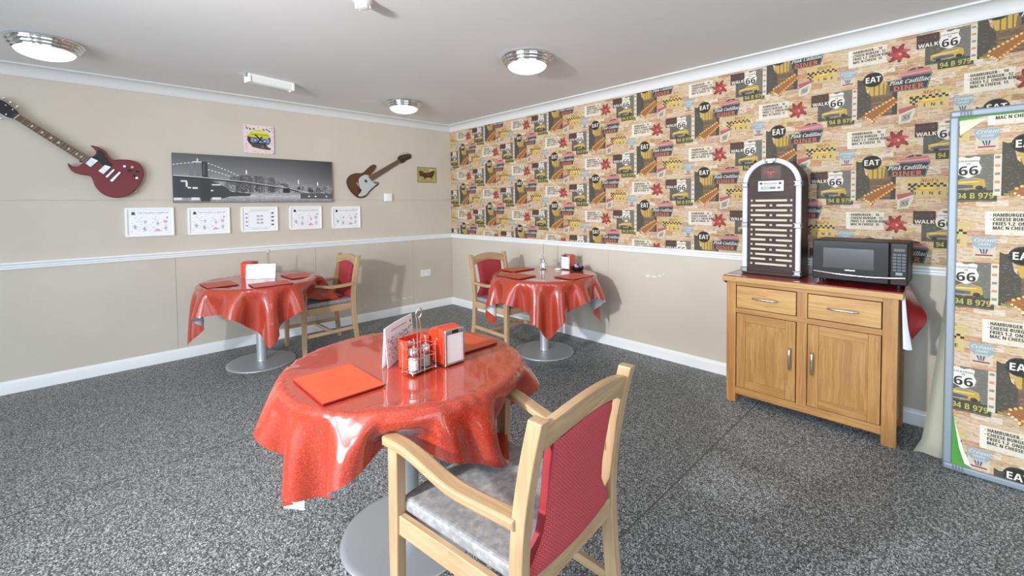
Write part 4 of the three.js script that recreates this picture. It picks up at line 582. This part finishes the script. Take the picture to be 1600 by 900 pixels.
  function caddy(label, pos, turn, loop) {
    const g = thing('shaker_caddy', label, 'caddy', pos, turn, 'chrome wire shaker caddies'), w = 0.058, d = 0.03, r = 0.0018;
    const ring = (y, a = w, b = d) => tube([[-a, y, -b], [0, y, -b], [a, y, -b], [a, y, 0], [a, y, b], [0, y, b], [-a, y, b], [-a, y, 0]], r, 48, 6, true);
    part('base_tray', rb(w * 2, 0.003, d * 2, 0, 0.007, 0, 0.001), M.chromeSoft, g);
    for (const y of [0.01, 0.06, 0.098]) part('wire_hoop', ring(y), M.chrome, g);
    for (const sx of [-1, 0, 1]) for (const sz of [-1, 1]) part('wire_post', tube([[sx * w, 0.0, sz * d], [sx * w, 0.05, sz * d], [sx * w, 0.11, sz * d], [sx * w, 0.12, sz * (d + 0.006)], [sx * w, 0.113, sz * (d + 0.011)]], r, 20, 6), M.chrome, g);
    for (const sx of [-1, 1]) for (const sz of [-1, 1]) part('foot', new THREE.SphereGeometry(0.004, 10, 8).translate(sx * w, 0.004, sz * d), M.chrome, g);
    part('handle', tube([[-0.006, 0.008, 0], [-0.008, 0.1, 0], [-0.01, 0.2, 0], [-0.014, 0.222, 0], [-0.008, 0.24, 0.004], [0.002, 0.245, 0.006], [0.012, 0.236, 0.004], [0.014, 0.22, 0], [0.006, 0.204, -0.004], [0, 0.212, -0.004], [0.006, 0.19, 0], [0.007, 0.1, 0], [0.006, 0.008, 0]], 0.0024, 90, 8), M.chrome, g); return g;
  }
  const shaker = (label, pos, fill, fillName) => { const g = thing('glass_shaker', label, 'shaker', pos, 0); part('glass_jar', lathe([[0.0005, 0.001], [0.017, 0.001], [0.0195, 0.004], [0.019, 0.05], [0.016, 0.062], [0.0165, 0.066]], 24), M.glass, g); part(fillName, lathe([[0.0005, 0.004], [0.0172, 0.004], [0.017, 0.046], [0.0005, 0.047]], 24), fill, g); part('screw_cap', lathe([[0.0175, 0.062], [0.0185, 0.066], [0.018, 0.078], [0.013, 0.087], [0.0005, 0.089]], 24), M.chrome, g); return g; };
  const cT = 0.15, cp = [-2.71, y0, 3.49];
  caddy('chrome wire shaker caddy with looped handle holding salt and pepper', cp, cT);
  const sp = (u) => [cp[0] + Math.cos(cT) * u, y0 + 0.0085, cp[2] - Math.sin(cT) * u];
  shaker('glass salt shaker with white filling in the nearer caddy', sp(-0.03), M.salt, 'salt'); shaker('glass pepper shaker with grey filling in the nearer caddy', sp(0.032), M.pepper, 'pepper');
  caddy('chrome wire caddy with looped handle on the table beside the wallpapered wall', [-0.36, y0, 2.03], 0.7);
  caddy('chrome wire caddy with looped handle hidden behind the card below the framed sheets', [-2.43, y0, 0.46], 0.6);
  shaker('glass salt shaker in the caddy beside the wallpapered wall', [-0.383, y0 + 0.0085, 2.049], M.salt, 'salt');

  const sb = thing('sachet_box', 'open red plastic sachet box behind the chrome shaker caddy', 'box', [-2.69, y0, 3.42], 0.12);
  part('wall_panel', mergeGeometries([rb(0.11, 0.115, 0.004, 0, 0.0575, -0.028, 0.001), rb(0.11, 0.1, 0.004, 0, 0.05, 0.028, 0.001), rb(0.004, 0.11, 0.06, -0.053, 0.055, 0, 0.001), rb(0.004, 0.11, 0.06, 0.053, 0.055, 0, 0.001), rb(0.108, 0.004, 0.058, 0, 0.002, 0, 0.001)]), M.orangeRed, sb);
  for (let k = 0; k < 6; k++) part('sachet', rb(0.046, 0.085, 0.004, -0.026 + (k % 2) * 0.052, 0.052, -0.02 + Math.floor(k / 2) * 0.016, 0.0015), k % 2 ? M.mat : M.whiteMatt, sb);

  const dish = thing('black_dish', 'small black dish of sachets on the table beside the wallpapered wall', 'dish', [-0.235, y0, 2.36]);
  part('bowl', lathe([[0.0005, 0.002], [0.05, 0.002], [0.055, 0.006], [0.06, 0.034], [0.057, 0.034], [0.051, 0.008], [0.0005, 0.007]], 32), M.blackGloss, dish);
  for (let k = 0; k < 5; k++) { const q = rb(0.03, 0.05, 0.004, 0, 0, 0, 0.0015); q.rotateZ(rr(-0.5, 0.5)); q.rotateY(rr(0, 3)); q.translate(-0.02 + k * 0.011, 0.038, rr(-0.02, 0.02)); part('sachet', q, k % 2 ? M.black : S({ color: 0xb9a9c0, roughness: 0.6 }), dish); }
  const nap = thing('folded_napkin', 'small folded white napkin beside the black dish', 'napkin', [-0.335, y0, 2.2], 0.4); part('fold', rb(0.06, 0.006, 0.05, 0, 0.003, 0, 0.002), M.napkin, nap); part('fold', rb(0.055, 0.005, 0.045, 0.002, 0.0085, 0.001, 0.002), M.napkin, nap);
}

// ---------------------------------------------------------------- sideboard and what stands on it
const SB = 0.872;
{
  const g = thing('sideboard', 'light oak sideboard with two drawers and two doors', 'sideboard', [0, 0, 0]), X = -0.44, x1 = -0.05, z0 = 3.812, z1 = 4.711;
  const B = (a, b, c, d, e, f, gr, m = M.oak, n, r = 0.002) => part(n, rb(b - a, d - c, f - e, (a + b) / 2, (c + d) / 2, (e + f) / 2, r, gr), m, g);
  B(-0.468, x1 + 0.005, 0.838, SB, z0 - 0.022, z1 + 0.022, 'z', M.oakPale, 'top', 0.005);
  for (const [a, b] of [[z0, z0 + 0.06], [z1 - 0.066, z1]]) { B(X, X + 0.05, 0, 0.838, a, b, 'y', M.oak, 'front_post'); B(x1 - 0.05, x1, 0, 0.838, a, b, 'y', M.oak, 'rear_post'); }
  B(X + 0.05, x1 - 0.05, 0.07, 0.838, z0 + 0.012, z0 + 0.03, 'y', M.oak, 'side_panel'); B(X + 0.05, x1 - 0.05, 0.07, 0.838, z1 - 0.03, z1 - 0.012, 'y', M.oak, 'side_panel');
  B(x1 - 0.03, x1 - 0.02, 0.07, 0.838, z0 + 0.03, z1 - 0.03, 'y', M.oakDark, 'back_panel'); B(X + 0.04, x1 - 0.03, 0.075, 0.09, z0 + 0.03, z1 - 0.03, 'z', M.oakDark, 'bottom_board');
  B(X + 0.002, X + 0.03, 0.812, 0.838, z0 + 0.06, z1 - 0.066, 'z', M.oak, 'top_rail'); B(X + 0.002, X + 0.03, 0.622, 0.656, z0 + 0.06, z1 - 0.066, 'z', M.oak, 'middle_rail'); B(X + 0.002, X + 0.03, 0.057, 0.106, z0 + 0.06, z1 - 0.066, 'z', M.oak, 'bottom_rail');
  B(X + 0.0035, X + 0.029, 0.1, 0.82, 4.231, 4.287, 'y', M.oak, 'centre_stile');
  B(X + 0.035, X + 0.045, 0.09, 0.82, z0 + 0.04, z1 - 0.04, 'y', M.oakDark, 'shade_board');  // solid dark board standing in for the shade behind doors and drawers
  const bow = (p, q) => { const v = (t, o) => p.map((c, i) => c + (q[i] - c) * t + (i === 0 ? o : 0)); return tube([v(0, 0), v(0.02, -0.02), v(0.2, -0.028), v(0.5, -0.03), v(0.8, -0.028), v(0.98, -0.02), v(1, 0)], 0.0072, 40, 10); };
  for (const [a, b] of [[3.875, 4.229], [4.289, 4.642]]) {
    const d = B(X - 0.001, X + 0.02, 0.66, 0.808, a + 0.002, b - 0.002, 'z', M.oakPale, 'drawer', 0.003), m = (a + b) / 2; part('handle', bow([X, 0.737, m - 0.07], [X, 0.737, m + 0.07]), M.chromeSoft, d);
  }
  [[3.875, 4.229, 4.198], [4.289, 4.642, 4.318]].forEach(([a, b, hz]) => {
    const w = 0.056, y0 = 0.109, y1 = 0.619; a += 0.002; b -= 0.002;
    const d = new THREE.Group(); d.name = 'door'; g.add(d);
    const D = (e, f, c, h, xa, xb, gr, n, m = M.oak) => part(n, rb(xb - xa, h - c, f - e, (xa + xb) / 2, (c + h) / 2, (e + f) / 2, 0.0025, gr), m, d);
    D(a, a + w, y0, y1, X, X + 0.02, 'y', 'stile'); D(b - w, b, y0, y1, X, X + 0.02, 'y', 'stile'); D(a + w, b - w, y1 - w, y1, X, X + 0.02, 'z', 'door_rail'); D(a + w, b - w, y0, y0 + w, X, X + 0.02, 'z', 'door_rail'); D(a + w - 0.002, b - w + 0.002, y0 + w - 0.002, y1 - w + 0.002, X + 0.007, X + 0.016, 'y', 'door_panel');
    part('handle', bow([X, 0.315, hz], [X, 0.447, hz]), M.chromeSoft, d);
  });
  // red cloth lying on the top, hanging down at both ends
  const c = thing('sideboard_cloth', 'dark red oilcloth lying on the sideboard with hanging corner', 'cloth', [0, 0, 0]), yt = SB + 0.0022;
  part('flat_cloth', rb(0.40, 0.0026, z1 - z0 + 0.036, -0.243, yt - 0.0006, (z0 + z1) / 2, 0.0012), M.clothPlain, c);
  const sheet = (name, rowsPts, m0 = M.clothPlain) => { // rows of points, smooth patch
    const R = rowsPts.length, C = rowsPts[0].length, n = 10, G = [], ix = [], uv = []; const cv = rowsPts.map((r) => new THREE.CatmullRomCurve3(r.map((p) => new THREE.Vector3(...p))));
    for (let j = 0; j <= n; j++) { const cross = (t) => { const ps = cv.map((q) => q.getPoint(t)); return new THREE.CatmullRomCurve3(ps).getPoint(j / n); }; for (let i = 0; i <= 3 * n; i++) { const p = cross(i / (3 * n)); G.push(p.x, p.y, p.z); uv.push(i / 30, j / 10); } }
    const w = 3 * n + 1; for (let j = 0; j < n; j++) for (let i = 0; i < 3 * n; i++) { const a = j * w + i; ix.push(a, a + 1, a + w, a + 1, a + w + 1, a + w); }
    const [f, b] = twoSided(new Float32Array(G), new Float32Array(uv), ix, 0.0016); part(name, f, m0, c); part('white_backing', b, M.clothBack, c).userData.label = 'white underside of the cloth';
  };
  // right end: rows go down from the edge of the top; columns run from the wall to the front
  const at = (px, py, x) => { const v = onX(px, py, x); return [v.x, v.y, v.z]; };
  sheet('hanging_corner', [
    [at(1418, 441, -0.16), at(1417, 443, -0.25), at(1415, 447, -0.36)],
    [at(1434, 470, -0.22), at(1424, 472, -0.30), at(1412, 476, -0.375)],
    [at(1449, 499, -0.25), at(1434, 502, -0.30), at(1417, 507, -0.36)],
    [at(1431, 524, -0.31), at(1428, 527, -0.325), at(1425, 531, -0.34)],
  ]);
  sheet('turned_back_fold', [
    [at(1409, 462, -0.392), at(1411, 462, -0.388), at(1414, 462, -0.384)],
    [at(1410, 505, -0.392), at(1413, 506, -0.388), at(1418, 507, -0.378)],
    [at(1411, 545, -0.392), at(1418, 547, -0.385), at(1425, 547, -0.372)],
  ], M.clothBack);
  sheet('hanging_edge', [
    [[-0.44, yt, 3.788], [-0.3, yt, 3.788], [-0.18, yt, 3.787], [-0.045, yt, 3.788]],
    [[-0.43, 0.84, 3.786], [-0.3, 0.84, 3.783], [-0.18, 0.84, 3.778], [-0.05, 0.84, 3.78]],
    [[-0.4, 0.815, 3.783], [-0.3, 0.79, 3.778], [-0.2, 0.765, 3.772], [-0.07, 0.80, 3.776]],
  ]);
}
{
  // jukebox shaped radio
  const Wd = 0.358, R = Wd / 2, yS = 0.622, X = -0.29, D = 0.21, yb = SB + 0.0045;
  const g = thing('jukebox', 'arched dark brown jukebox style radio with white tubes on sideboard', 'jukebox', [X, yb, 4.036], -Math.PI / 2);   // local +z looks at the room
  const arch = (w, h0, y0) => { const s = new THREE.Shape(); s.moveTo(-w, y0); s.lineTo(w, y0); s.lineTo(w, h0); s.absarc(0, h0, w, 0, Math.PI, false); s.closePath(); return s; };
  part('cabinet', metreUV(ext(arch(R - 0.004, yS, 0.012), D - 0.02, 0.003, 2, 40).translate(0, 0, -D), 'y'), M.darkWood, g);
  part('plinth', rb(Wd, 0.024, D - 0.005, 0, 0.012, -D / 2, 0.004), M.darkWood, g);
  const wI = R - 0.036, fs = arch(wI, yS, 0.024); const rows = [];
  const slot = (x0, x1, y) => { const h = new THREE.Path(), q = 0.0075; h.moveTo(x0, y - q); h.lineTo(x1, y - q); h.lineTo(x1, y + q); h.lineTo(x0, y + q); h.closePath(); fs.holes.push(h); };
  for (let b = 0; b < 2; b++) for (let k = 0; k < 7; k++) { const y = (b ? 0.512 : 0.276) - k * 0.0335; if (k % 2 === 0) { slot(-0.128, -0.112, y); slot(-0.098, 0.098, y); slot(0.112, 0.128, y); } else { slot(-0.128, -0.03, y); slot(-0.009, 0.009, y); slot(0.03, 0.128, y); } }
  part('front_panel', ext(fs, 0.012, 0, 1, 40).translate(0, 0, -0.022), M.darkWood, g); part('speaker_cloth', bx(-0.135, 0.135, 0.06, 0.53, -0.0235, -0.0195), M.cream, g);
  const tb = (pts, n) => part(n, tube(pts, 0.0165, 40, 16), M.tubeWhite, g), xr = R - 0.017;
  for (const s of [-1, 1]) { tb([[s * xr, 0.045, -0.012], [s * xr, 0.15, -0.012], [s * xr, 0.33, -0.012]], 'light_tube'); tb([[s * xr, 0.35, -0.012], [s * xr, 0.5, -0.012], [s * xr, yS - 0.01, -0.012]], 'light_tube');
    const ar = []; for (let k = 0; k <= 12; k++) { const a = 0.02 + k / 12 * (Math.PI / 2 - 0.12); ar.push([s * xr * Math.cos(a), yS + xr * Math.sin(a), -0.012]); } tb(ar, 'light_tube');
    for (const y of [0.03, 0.345, yS]) part('chrome_clamp', mergeGeometries([rb(0.042, 0.036, 0.042, s * (xr - 0.001), y, -0.012, 0.008), rb(0.046, 0.006, 0.046, s * (xr - 0.001), y + 0.012, -0.012, 0.002), rb(0.046, 0.006, 0.046, s * (xr - 0.001), y - 0.012, -0.012, 0.002)]), M.nickel, g); }
  part('crown_clamp', mergeGeometries([rb(0.07, 0.03, 0.044, 0, yS + xr + 0.002, -0.012, 0.008), rb(0.04, 0.016, 0.05, 0, yS + xr - 0.014, -0.012, 0.004)]), M.nickel, g);
  const em = canvasTex(256, 192, (c, w, h) => { c.fillStyle = '#3e2c24'; c.fillRect(0, 0, w, h); c.strokeStyle = '#8e3a30'; c.lineWidth = 8; for (const [x, y, r] of [[70, 70, 34], [128, 60, 40], [186, 70, 34], [128, 120, 36]]) { c.beginPath(); c.arc(x, y, r, 0.4, 5.4); c.stroke(); } c.fillStyle = '#a8463a'; c.beginPath(); c.moveTo(40, 60); c.quadraticCurveTo(128, 130, 216, 60); c.quadraticCurveTo(128, 100, 40, 60); c.fill(); c.beginPath(); c.arc(128, 118, 14, 0, 7); c.fill(); });
  part('emblem', new THREE.PlaneGeometry(0.12, 0.09).translate(0, 0.7, -0.0095), S({ map: em, roughness: 0.5 }), g);
  const rt = canvasTex(320, 160, (c, w, h) => { c.fillStyle = '#c9c7bd'; c.fillRect(0, 0, w, h); c.fillStyle = '#8d8f94'; c.fillRect(70, 26, 180, 26); c.fillStyle = '#4a4d55'; c.fillRect(34, 92, 190, 40); c.fillStyle = '#97a7bd'; c.fillRect(44, 98, 110, 26); c.fillStyle = '#3a3532'; for (const x of [40, 280]) { c.beginPath(); c.arc(x, 44, 15, 0, 7); c.fill(); } for (let k = 0; k < 5; k++) c.fillRect(80 + k * 34, 62, 18, 8); c.fillRect(248, 94, 40, 34); });
  part('radio_plate', rb(0.158, 0.075, 0.01, 0, 0.61, -0.008, 0.003), M.nickel, g); part('radio_dial', new THREE.PlaneGeometry(0.148, 0.066).translate(0, 0.61, -0.0026), S({ map: rt, roughness: 0.35 }), g);
  for (const x of [-0.058, 0.058]) part('tuning_knob', cyl(0.006, 0.007, 0.012, 0, 0, 0, 14).rotateX(Math.PI / 2).translate(x, 0.628, 0.003), M.black, g);
  part('volume_button', cyl(0.005, 0.005, 0.006, 0, 0, 0, 12).rotateX(Math.PI / 2).translate(0, 0.553, -0.008), M.black, g);
}
{
  const g = thing('microwave', 'black microwave oven with chrome handle bar on sideboard', 'microwave', [-0.335, SB + 0.0045, 4.516], -Math.PI / 2), W = 0.448, H = 0.262, D = 0.29, y0 = 0.022;
  part('case', rb(W, H - y0, D, 0, (H + y0) / 2, -D / 2 - 0.012, 0.006), M.black, g);
  for (const sx of [-1, 1]) for (const z of [-0.04, -D + 0.03]) part('foot', cyl(0.014, 0.012, 0.024, sx * (W / 2 - 0.04), 0.012, z, 16), M.black, g);
  const door = part('door', rb(0.368, H - y0, 0.022, -0.04, (H + y0) / 2, -0.001, 0.005), M.blackGloss, g);
  part('door_window', rb(0.245, 0.122, 0.003, -0.046, 0.156, 0.0105, 0.001), PH({ color: 0x32302d, roughness: 0.2, clearcoat: 0.4, clearcoatRoughness: 0.03 }), door);
  part('handle_bar', tube([[-0.216, 0.068, 0.012], [-0.1, 0.06, 0.02], [0.04, 0.057, 0.022], [0.13, 0.06, 0.018], [0.214, 0.066, 0.012]], 0.008, 40, 10), M.chrome, g);
  part('maker_mark', rb(0.05, 0.006, 0.001, -0.035, 0.086, 0.0105, 0.0004), M.chromeSoft, door);
  const cp = part('control_panel', rb(0.076, H - y0, 0.022, 0.186, (H + y0) / 2, -0.001, 0.005), M.blackGloss, g);
  part('clock_display', rb(0.05, 0.018, 0.002, 0.187, 0.222, 0.01, 0.0008), S({ color: 0x2a1a12, roughness: 0.2 }), cp);
  for (let r = 0; r < 6; r++) for (let c = 0; c < 3; c++) part('button', rb(0.0165, 0.0125, 0.002, 0.1675 + c * 0.0195, 0.196 - r * 0.0175, 0.0105, 0.001), S({ color: 0x51555a, roughness: 0.45 }), cp);
  part('start_button', rb(0.03, 0.016, 0.003, 0.187, 0.088, 0.0105, 0.0015), S({ color: 0x84888c, roughness: 0.4 }), cp);
}

// ---------------------------------------------------------------- display screen covered in the same wallpaper
{
  const X = -0.5, z0 = 4.895, z1 = 5.95, H = 1.822, y0 = 0.004, fw = 0.034;
  const g = thing('display_screen', 'tall grey framed display screen covered with diner wallpaper', 'screen', [X, 0, z0]), W = z1 - z0;
  const bar = (n, ya, yb, za, zb) => part(n, rb(0.034, yb - ya, zb - za, 0.017, (ya + yb) / 2, (za + zb) / 2, 0.009), M.greyFrame, g);
  bar('frame_stile', y0 + 0.03, H - 0.03, 0, fw); bar('frame_stile', y0 + 0.03, H - 0.03, W - fw, W); bar('frame_rail', y0, y0 + fw, 0.05, W - 0.05); bar('frame_rail', H - fw, H, 0.05, W - 0.05);
  for (const [yy, s] of [[y0, 1], [H, -1]]) for (const zz of [0, W - 0.09]) { const y = s > 0 ? yy : yy - fw; const c = part('corner_joint', rb(0.036, fw + 0.002, 0.09, 0.017, y + fw / 2, zz + 0.045, 0.012), M.grey, g); for (let k = 0; k < 4; k++) part('grip_ridge', rb(0.004, fw - 0.004, 0.006, -0.002, y + fw / 2, zz + 0.04 + k * 0.011, 0.0015), M.greyDark, c); }
  part('green_felt_board', bx(0.012, 0.024, y0 + 0.02, H - 0.02, 0.02, W - 0.02), M.green, g);
  // the paper sheet, cut short and lifting at its corners
  const e = fw - 0.004, yb = y0 + fw - 0.004, yt = H - fw - 0.006, pts = [[e + 0.075, yb], [W - e, yb], [W - e, yt], [e + 0.09, yt], [e, yt - 0.012], [e + 0.004, 1.3], [e, 0.98], [e + 0.006, 0.86], [e, 0.83], [e, 0.33], [e + 0.02, 0.22], [e + 0.045, 0.12]];
  const pg = new THREE.ShapeGeometry(poly(pts)), p = pg.attributes.position, uv = pg.attributes.uv; // (z, y) plane facing -x
  const zz = []; for (let i = 0; i < p.count; i++) { const a = p.getX(i), b = p.getY(i); uv.setXY(i, 0.266 + a - (5.152 - z0) + TILE_W * 4, b - 1.638 + TILE_H / 2 + TILE_H * 8); zz.push([a, b]); }
  for (let i = 0; i < p.count; i++) p.setXYZ(i, 0.0105, zz[i][1], zz[i][0]);
  const ix = pg.index.array; pg.computeVertexNormals(); if (pg.attributes.normal.getX(0) > 0) { for (let i = 0; i < ix.length; i += 3) { const t = ix[i]; ix[i] = ix[i + 1]; ix[i + 1] = t; } pg.computeVertexNormals(); }
  part('paper_sheet', pg, M.wallpaper, g).userData.label = 'diner wallpaper sheet lifting at one corner';
  const flap = new THREE.BufferGeometry(); flap.setAttribute('position', new THREE.Float32BufferAttribute([0.008, 0.27, e + 0.01, 0.0, 0.13, e + 0.03, -0.004, 0.06, e + 0.05, 0.009, 0.045, e + 0.075, 0.009, 0.12, e + 0.046, 0.009, 0.22, e + 0.021], 3)); flap.setIndex([0, 1, 5, 1, 4, 5, 1, 2, 4, 2, 3, 4]); flap.computeVertexNormals(); part('lifted_edge', flap, M.whiteMatt, g).userData.label = 'white reverse of the lifting paper';
  const top = new THREE.BufferGeometry(); top.setAttribute('position', new THREE.Float32BufferAttribute([0.009, yt - 0.01, e + 0.1, 0.006, yt - 0.012, e + 0.004, 0.004, yt - 0.085, e + 0.008, 0.004, yt - 0.05, e + 0.05], 3)); top.setIndex([0, 1, 3, 1, 2, 3]); top.computeVertexNormals(); part('folded_corner', top, M.cream, g);
  for (const zf of [0.25, W - 0.1]) part('foot', rb(0.24, 0.02, 0.04, 0.155, 0.01, zf, 0.006), M.greyDark, g);
  // pale fabric roll leaning behind the screen's edge
  const c = thing('hanging_fabric', 'pale olive fabric length hanging beside the display screen', 'fabric', [0, 0, 0]), G = [], ux = [], id = [], n = 30, m = 16;
  for (let j = 0; j <= n; j++) { const t = j / n, y = 1.06 * (1 - t) + 0.004, zl = 4.905 - 0.1 * Math.pow(t, 1.25) - (t > 0.93 ? (t - 0.93) * 0.35 : 0), zr = 4.96; for (let i = 0; i <= m; i++) { const u = i / m, z = zl + (zr - zl) * u, x = -0.40 + 0.07 * u + 0.02 * Math.sin(u * 7 + 0.6) * t; G.push(x - (t > 0.93 ? (t - 0.93) * 0.25 : 0), y, z); ux.push(u, t); } }
  for (let j = 0; j < n; j++) for (let i = 0; i < m; i++) { const a = j * (m + 1) + i, b = a + m + 1; id.push(a, b, a + 1, a + 1, b, b + 1); }
  const [f, b] = twoSided(new Float32Array(G), new Float32Array(ux), id, 0.002); part('fabric_front', f, M.curtain, c); part('fabric_reverse', b, M.curtain, c);
}

renderer.render(scene, camera);
